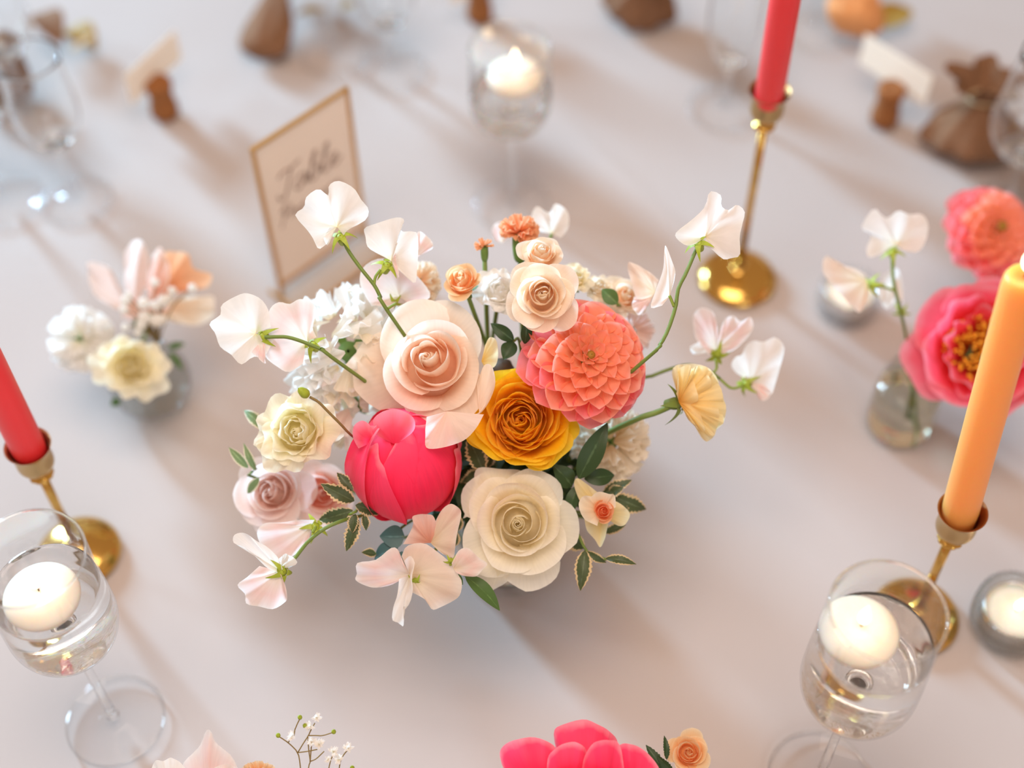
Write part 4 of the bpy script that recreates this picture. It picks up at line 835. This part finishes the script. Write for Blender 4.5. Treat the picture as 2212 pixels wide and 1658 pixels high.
# ------------------------------------------------------------------ flowers in the ribbed vase
def dz(px, py, z): return float((at(px, py, z)-CAM)@FW)
mv = VR+np.array([0, 0, .066])
mass(176, 732, dz(176, 732, .10), 72, 60, -.25, .1, 'p_white', 'white carnation leaning out of the small ribbed vase', 71, stem=True, mouth=mv, group='flowers in the ribbed vase', serr=.03, wide=.8, ruf=.1)
lisi(284, 790, dz(284, 790, .105), 76, -.05, .05, 'pale yellow lisianthus at the front of the small ribbed vase', 72, 'p_lemonw' if 'p_lemonw' in M else 'p_lisi', mouth=mv, group='flowers in the ribbed vase')
d = dz(330, 640, .10); o = V(330, 650, d); t = thing('alstroemeria', 'salmon and pink lily-like bloom in the small ribbed vase', 'flower', o, 'flowers in the ribbed vase')
for k, (c, ol, mt, tp) in enumerate([((282, 672), [(250, 668), (215, 645), (197, 619), (190, 585), (192, 569), (209, 567), (240, 582), (262, 620)], 'p_pink', -.02), ((292, 660), [(276, 640), (271, 610), (268, 560), (278, 535), (301, 517), (318, 540), (324, 575), (315, 620)], 'p_pink', -.03), ((333, 655), [(315, 615), (322, 578), (334, 550), (346, 534), (358, 550), (368, 580), (362, 625)], 'p_salmon', -.03), ((355, 640), [(362, 600), (357, 548), (385, 545), (407, 549), (421, 581), (460, 594), (443, 622), (400, 618), (375, 625)], 'p_orange', -.02), ((355, 665), [(390, 640), (434, 640), (461, 640), (466, 668), (460, 686), (428, 703), (385, 698), (360, 690)], 'p_peach', -.012), ((320, 670), [(300, 690), (270, 690), (262, 660), (290, 640), (340, 640), (365, 665), (350, 690)], 'p_salmon', -.005)]):
    fan_to(t, o, mt, c, ol, d, tip=tp, cup=.2, ruf=.002, seed=k)
stem_to(t, o, o, caxis(330, 650, 0, .2), mv)
d = dz(320, 670, .125); o = V(325, 690, d); t = thing('gypsophila', 'small white round baby\'s breath buds in the ribbed vase', 'flower', o, 'flowers in the ribbed vase')
for (x, y, r_) in [(271, 648, 11), (268, 668, 10), (277, 636, 8), (310, 655, 14), (336, 660, 12), (352, 650, 14), (363, 645, 10), (312, 686, 15), (305, 702, 12), (338, 692, 15), (270, 706, 8), (350, 690, 11), (372, 628, 10), (335, 610, 10), (415, 622, 10), (298, 718, 8)]:
    v, f, u = lathe(spline([(.0002, -1), (.7, -.7), (1, 0), (.75, .7), (.0002, 1)], 8)*r_*d/F, 10, lambda th, vv, j: 1+.12*np.cos(th*5)); p = V(x, y, d)-o
    link('floret', mesh('floret', np.asarray(v)+p, f, M['p_white'], u), t)
    v, f, u = tube([p, p*.5+np.array([0, 0, -.004]), np.array([0, 0, -.03])], .0006, 6, 5); link('stem', mesh('stem', v, f, M['stem_br'], u), t)
sprig('small grey-green leaf sprig at the mouth of the ribbed vase', 'leaf_mid', [(365, 760, 395, 800, 16), (362, 750, 400, 742, 16), (258, 862, 240, 876, 20), (300, 705, 290, 690, 26)], dz(370, 760, .07), None, 'flowers in the ribbed vase')

# ------------------------------------------------------------------ flowers at the other side
mb = BV+np.array([0, 0, .112])
T1 = [(1915, 540), (1895, 552), (1875, 556), (1871, 537), (1883, 507), (1860, 492), (1886, 451), (1912, 472), (1939, 455), (1965, 462), (1991, 462), (2004, 485), (1999, 518), (1980, 545), (1950, 540)]
T2 = [(1862, 588), (1840, 578), (1808, 571), (1789, 552), (1778, 563), (1777, 588), (1788, 606), (1800, 622), (1820, 638), (1838, 660), (1856, 675), (1868, 655), (1876, 635)]
d = dz(1930, 600, .185)
sweet_pea('cream sweet pea stem standing in the bottle vase, two blooms drooping', [[(1927, 552, d), (1931, 612, d), (1946, 672, d+.01), (1961, 754, d+.06), (1966, 850, d+.13), (1974, 965, dz(1974, 965, .006))], [(1888, 617), (1910, 620), (1934, 628)]],
    [dict(c=(1935, 528), p=[(T1, 'p_pea', dict(nu=37, cup=.12))], cal=(1928, 545), cax=(0, .8), cr=.0075), dict(c=(1872, 606), p=[(T2, 'p_peapeach', dict(nu=37, cup=.12))], cal=(1884, 615), cax=(-.9, .2), cr=.0075), dict(c=(1926, 622), d=d+.03, p=[([(1935, 650), (1915, 668), (1898, 645), (1902, 605), (1920, 585), (1942, 582), (1950, 620), (1948, 655)], 'p_pea', {})], cal=(1947, 674), cr=.006)], d, 'sweet peas outside the bouquet', into=False)
# open pink peony
def open_peony(px, py, d, R, a, b, label, mouth, seed, spin=0, st=True):
    rnd = random.Random(seed); P = []; n = 19
    for i in range(n):
        t = i/(n-1); P.append(wrap_petal(i*2.399+rnd.uniform(-.2, .2), R*(.42+.58*t)*rnd.uniform(.93, 1.05), R*(.95-.35*t)*rnd.uniform(.9, 1.08), .78+.08*t, .14+.36*t**2, spiral=.08*rnd.choice((-1, 1)), point=-.05, ruf=R*(.04 if t < .4 else .012), seed=i, rb=.25, cut=.24, roll=.3, kr=8, nu=15, nv=10))
    t = bloom('peony', label, 'flower', px, py, d, caxis(px, py, a, b), spin, P, 'p_hotopen', R*.8, R*.5, stem=st, mouth=mouth, group='open peonies')
    Rm = frame(caxis(px, py, a, b), spin); parts = []
    for i in range(170):
        rr = R*.36*math.sqrt(rnd.random()); an = rnd.uniform(0, 2*pi); ln = R*rnd.uniform(.35, .5)
        p0 = np.array([rr*.6*cos(an), rr*.6*sin(an), 0]); p1 = np.array([rr*1.2*cos(an), rr*1.2*sin(an), ln]); parts.append(tube([p0, (p0+p1)/2, p1, p1+(p1-p0)*.02+[0, 0, R*.06]], R*.010, None, 4, R*.024))
    v, f, u = merge(parts); o = link('stamens', mesh('stamens', np.asarray(v)@Rm.T, f, M['stamen'], u), t); o['kind'] = 'stuff'; o['label'] = 'golden orange stamens'
    return t
open_peony(2108, 764, dz(2108, 764, .105), .063, .12, .12, 'open deep pink peony with golden stamens behind the orange candle', mb, 4, .5)
pp, ts = dome_petals(.0430, 85, 9, .06, 2.0)
d = dz(2150, 490, .125); bd_ = at(2300, 560); bottle(0, 0, .027, .105, 'bottle vase of the pink dahlia beyond the frame edge', b=bd_)

bloom('dahlia', 'pink dahlia at the frame edge above the open peony', 'flower', 2148, 496, d, caxis(2150, 490, .62, .30), .6, pp, 'p_coralpink', .034, .02, mats=['p_coralpink' if q > .55 else 'p_coral' for q in ts], mouth=bd_+np.array([0, 0, .098]), group=None, core=(lathe([(.0003, .013), (.004, .0125), (.005, .008), (.0003, .004)], 12), 'eye', 'ochre'))

# ------------------------------------------------------------------ cut-off flowers along the near edge
d = .93; o = V(1255, 1700, d); t = thing('peony', 'hot pink peony at the near edge, only its upper petals in view', 'flower', o, 'open peonies')
for k, (c, ol, dd) in enumerate([((1265, 1730), [(1205, 1640), (1196, 1577), (1217, 1561), (1260, 1551), (1293, 1561), (1318, 1578), (1334, 1602), (1330, 1650)], .012), ((1180, 1740), [(1110, 1710), (1082, 1640), (1083, 1614), (1103, 1597), (1141, 1589), (1180, 1597), (1205, 1618), (1215, 1660)], .0), ((1225, 1740), [(1180, 1680), (1185, 1630), (1210, 1606), (1245, 1600), (1266, 1618), (1272, 1670)], -.01), ((1300, 1740), [(1255, 1680), (1262, 1630), (1285, 1600), (1312, 1594), (1338, 1606), (1348, 1660)], -.012), ((1360, 1740), [(1320, 1680), (1325, 1625), (1345, 1603), (1370, 1606), (1400, 1626), (1425, 1662), (1420, 1710)], -.004), ((1255, 1760), [(1150, 1740), (1170, 1690), (1220, 1665), (1290, 1660), (1350, 1680), (1390, 1730)], -.02), ((1255, 1720), [(1390, 1720), (1370, 1800), (1290, 1840), (1200, 1840), (1130, 1790), (1120, 1720)], -.01)]):
    fan_to(t, o, 'p_hot', c, ol, d, tip=dd, cup=.28, ruf=.001, seed=k)
q = V(1300, 1760, .93); g1 = np.array([q[0], q[1]-.03, 0]); bottle(0, 0, .027, .105, 'bottle vase under the near edge peony', b=g1); stem_to(t, o, o, caxis(1255, 1700, 0, .3), g1+np.array([0, 0, .098]))
small_rose(1486, 1632, .95, 46, .05, .25, 'p_apricot', 'small apricot rose at the near edge beside the hot pink peony', 81, 20, .4, group='spray roses', mouth=g1+np.array([0, 0, .098]))
sprig('dark serrated leaf between the near peony and apricot rose', 'leaf', [(1436, 1668, 1396, 1608, 26), (1455, 1670, 1420, 1632, 22), (1440, 1640, 1436, 1588, 16)], .95, None, None, serr=.25)
M['p_nearpink'] = M['p_peapink']
d = .95; o = V(440, 1700, d); t = thing('alstroemeria', 'white and pink pointed bloom peeking in at the near edge', 'flower', o, 'near edge blooms')
for k, (c, ol, mt) in enumerate([((455, 1740), [(380, 1700), (396, 1648), (420, 1622), (434, 1606), (446, 1576), (458, 1575), (466, 1598), (485, 1618), (510, 1646), (530, 1700)], 'p_peapink'), ((380, 1740), [(325, 1720), (328, 1660), (338, 1640), (355, 1640), (372, 1636), (396, 1648), (420, 1680)], 'p_pea'), ((470, 1760), [(440, 1720), (450, 1670), (480, 1650), (515, 1655), (540, 1700)], 'p_peapink')]):
    fan_to(t, o, mt, c, ol, d, tip=(.01, 0, -.008)[k], cup=.2, ruf=.0015, seed=k)
q = V(520, 1760, .95); g2 = np.array([q[0], q[1]-.025, 0]); bottle(0, 0, .026, .10, 'bottle vase of the white and pink bloom at the near edge', b=g2)
stem_to(t, o, o, caxis(440, 1700, 0, .3), g2+np.array([0, 0, .094]))
mass(560, 1690, .95, 46, 36, 0, .3, 'p_apricot', 'apricot carnation just showing at the near edge', 83, stem=True, mouth=g2+np.array([0, 0, .094]), group=None, serr=.04)
d = .94; o = V(665, 1720, d); t = thing('gypsophila', 'thin sprig of white baby\'s breath at the near edge', 'flower', o)
ST = [[(655, 1720), (649, 1658), (643, 1625), (622, 1603), (601, 1589)], [(643, 1625), (655, 1605), (666, 1588), (672, 1575), (680, 1561)], [(666, 1588), (682, 1588), (697, 1588), (720, 1581)], [(660, 1720), (666, 1658), (670, 1644), (667, 1620), (665, 1592)], [(670, 1644), (683, 1638), (700, 1622)], [(643, 1625), (665, 1622), (685, 1618)], [(637, 1575), (642, 1563), (648, 1551)], [(705, 1700), (710, 1660), (715, 1640), (720, 1628)], [(730, 1680), (735, 1645), (742, 1630), (752, 1618)], [(637, 1575), (634, 1590), (622, 1603)], [(670, 1644), (672, 1618), (674, 1600)]]
for s in ST:
    v, f, u = tube(np.array([V(a, b, d) for a, b in s])-o, .00042, 10, 5); link('stem', mesh('stem', v, f, M['stem_br'], u), t)
rnd = random.Random(3)
for (x, y, r_) in [(684, 1550, 11), (670, 1568, 12), (632, 1590, 13), (674, 1603, 12), (690, 1608, 13), (753, 1615, 12), (720, 1624, 13), (732, 1640, 12), (708, 1640, 8)]:
    parts = []; r = r_*d/F
    for k in range(14):
        dr = np.array([rnd.gauss(0, 1) for _ in range(3)]); dr /= np.linalg.norm(dr); dr[2] = abs(dr[2])*.8+.1
        parts.append(leaf_geo(np.zeros(3), dr*r*1.15, r*.55, (0.1, -.5, 1)))
    v, f, u = merge(parts); link('floret', mesh('floret', np.asarray(v)+V(x, y, d)-o, f, M['p_white'], u), t)
for (x, y) in [(648, 1549), (721, 1580), (659, 1567), (601, 1588), (761, 1658)]:
    v, f, u = lathe(spline([(.0002, -.002), (.0014, -.0008), (.0015, .001), (.0002, .0026)], 7), 8); link('bud', mesh('bud', np.asarray(v)+V(x, y, d)-o, f, M['calyx'], u), t)
stem_to(t, o, V(657, 1720, d), caxis(660, 1720, 0, .3), g2+np.array([0, 0, .094]), .0007, 'stem_br')
S.cycles.diffuse_bounces = 10; S.cycles.max_bounces = 14; S.cycles.transparent_max_bounces = 24; S.cycles.transmission_bounces = 10
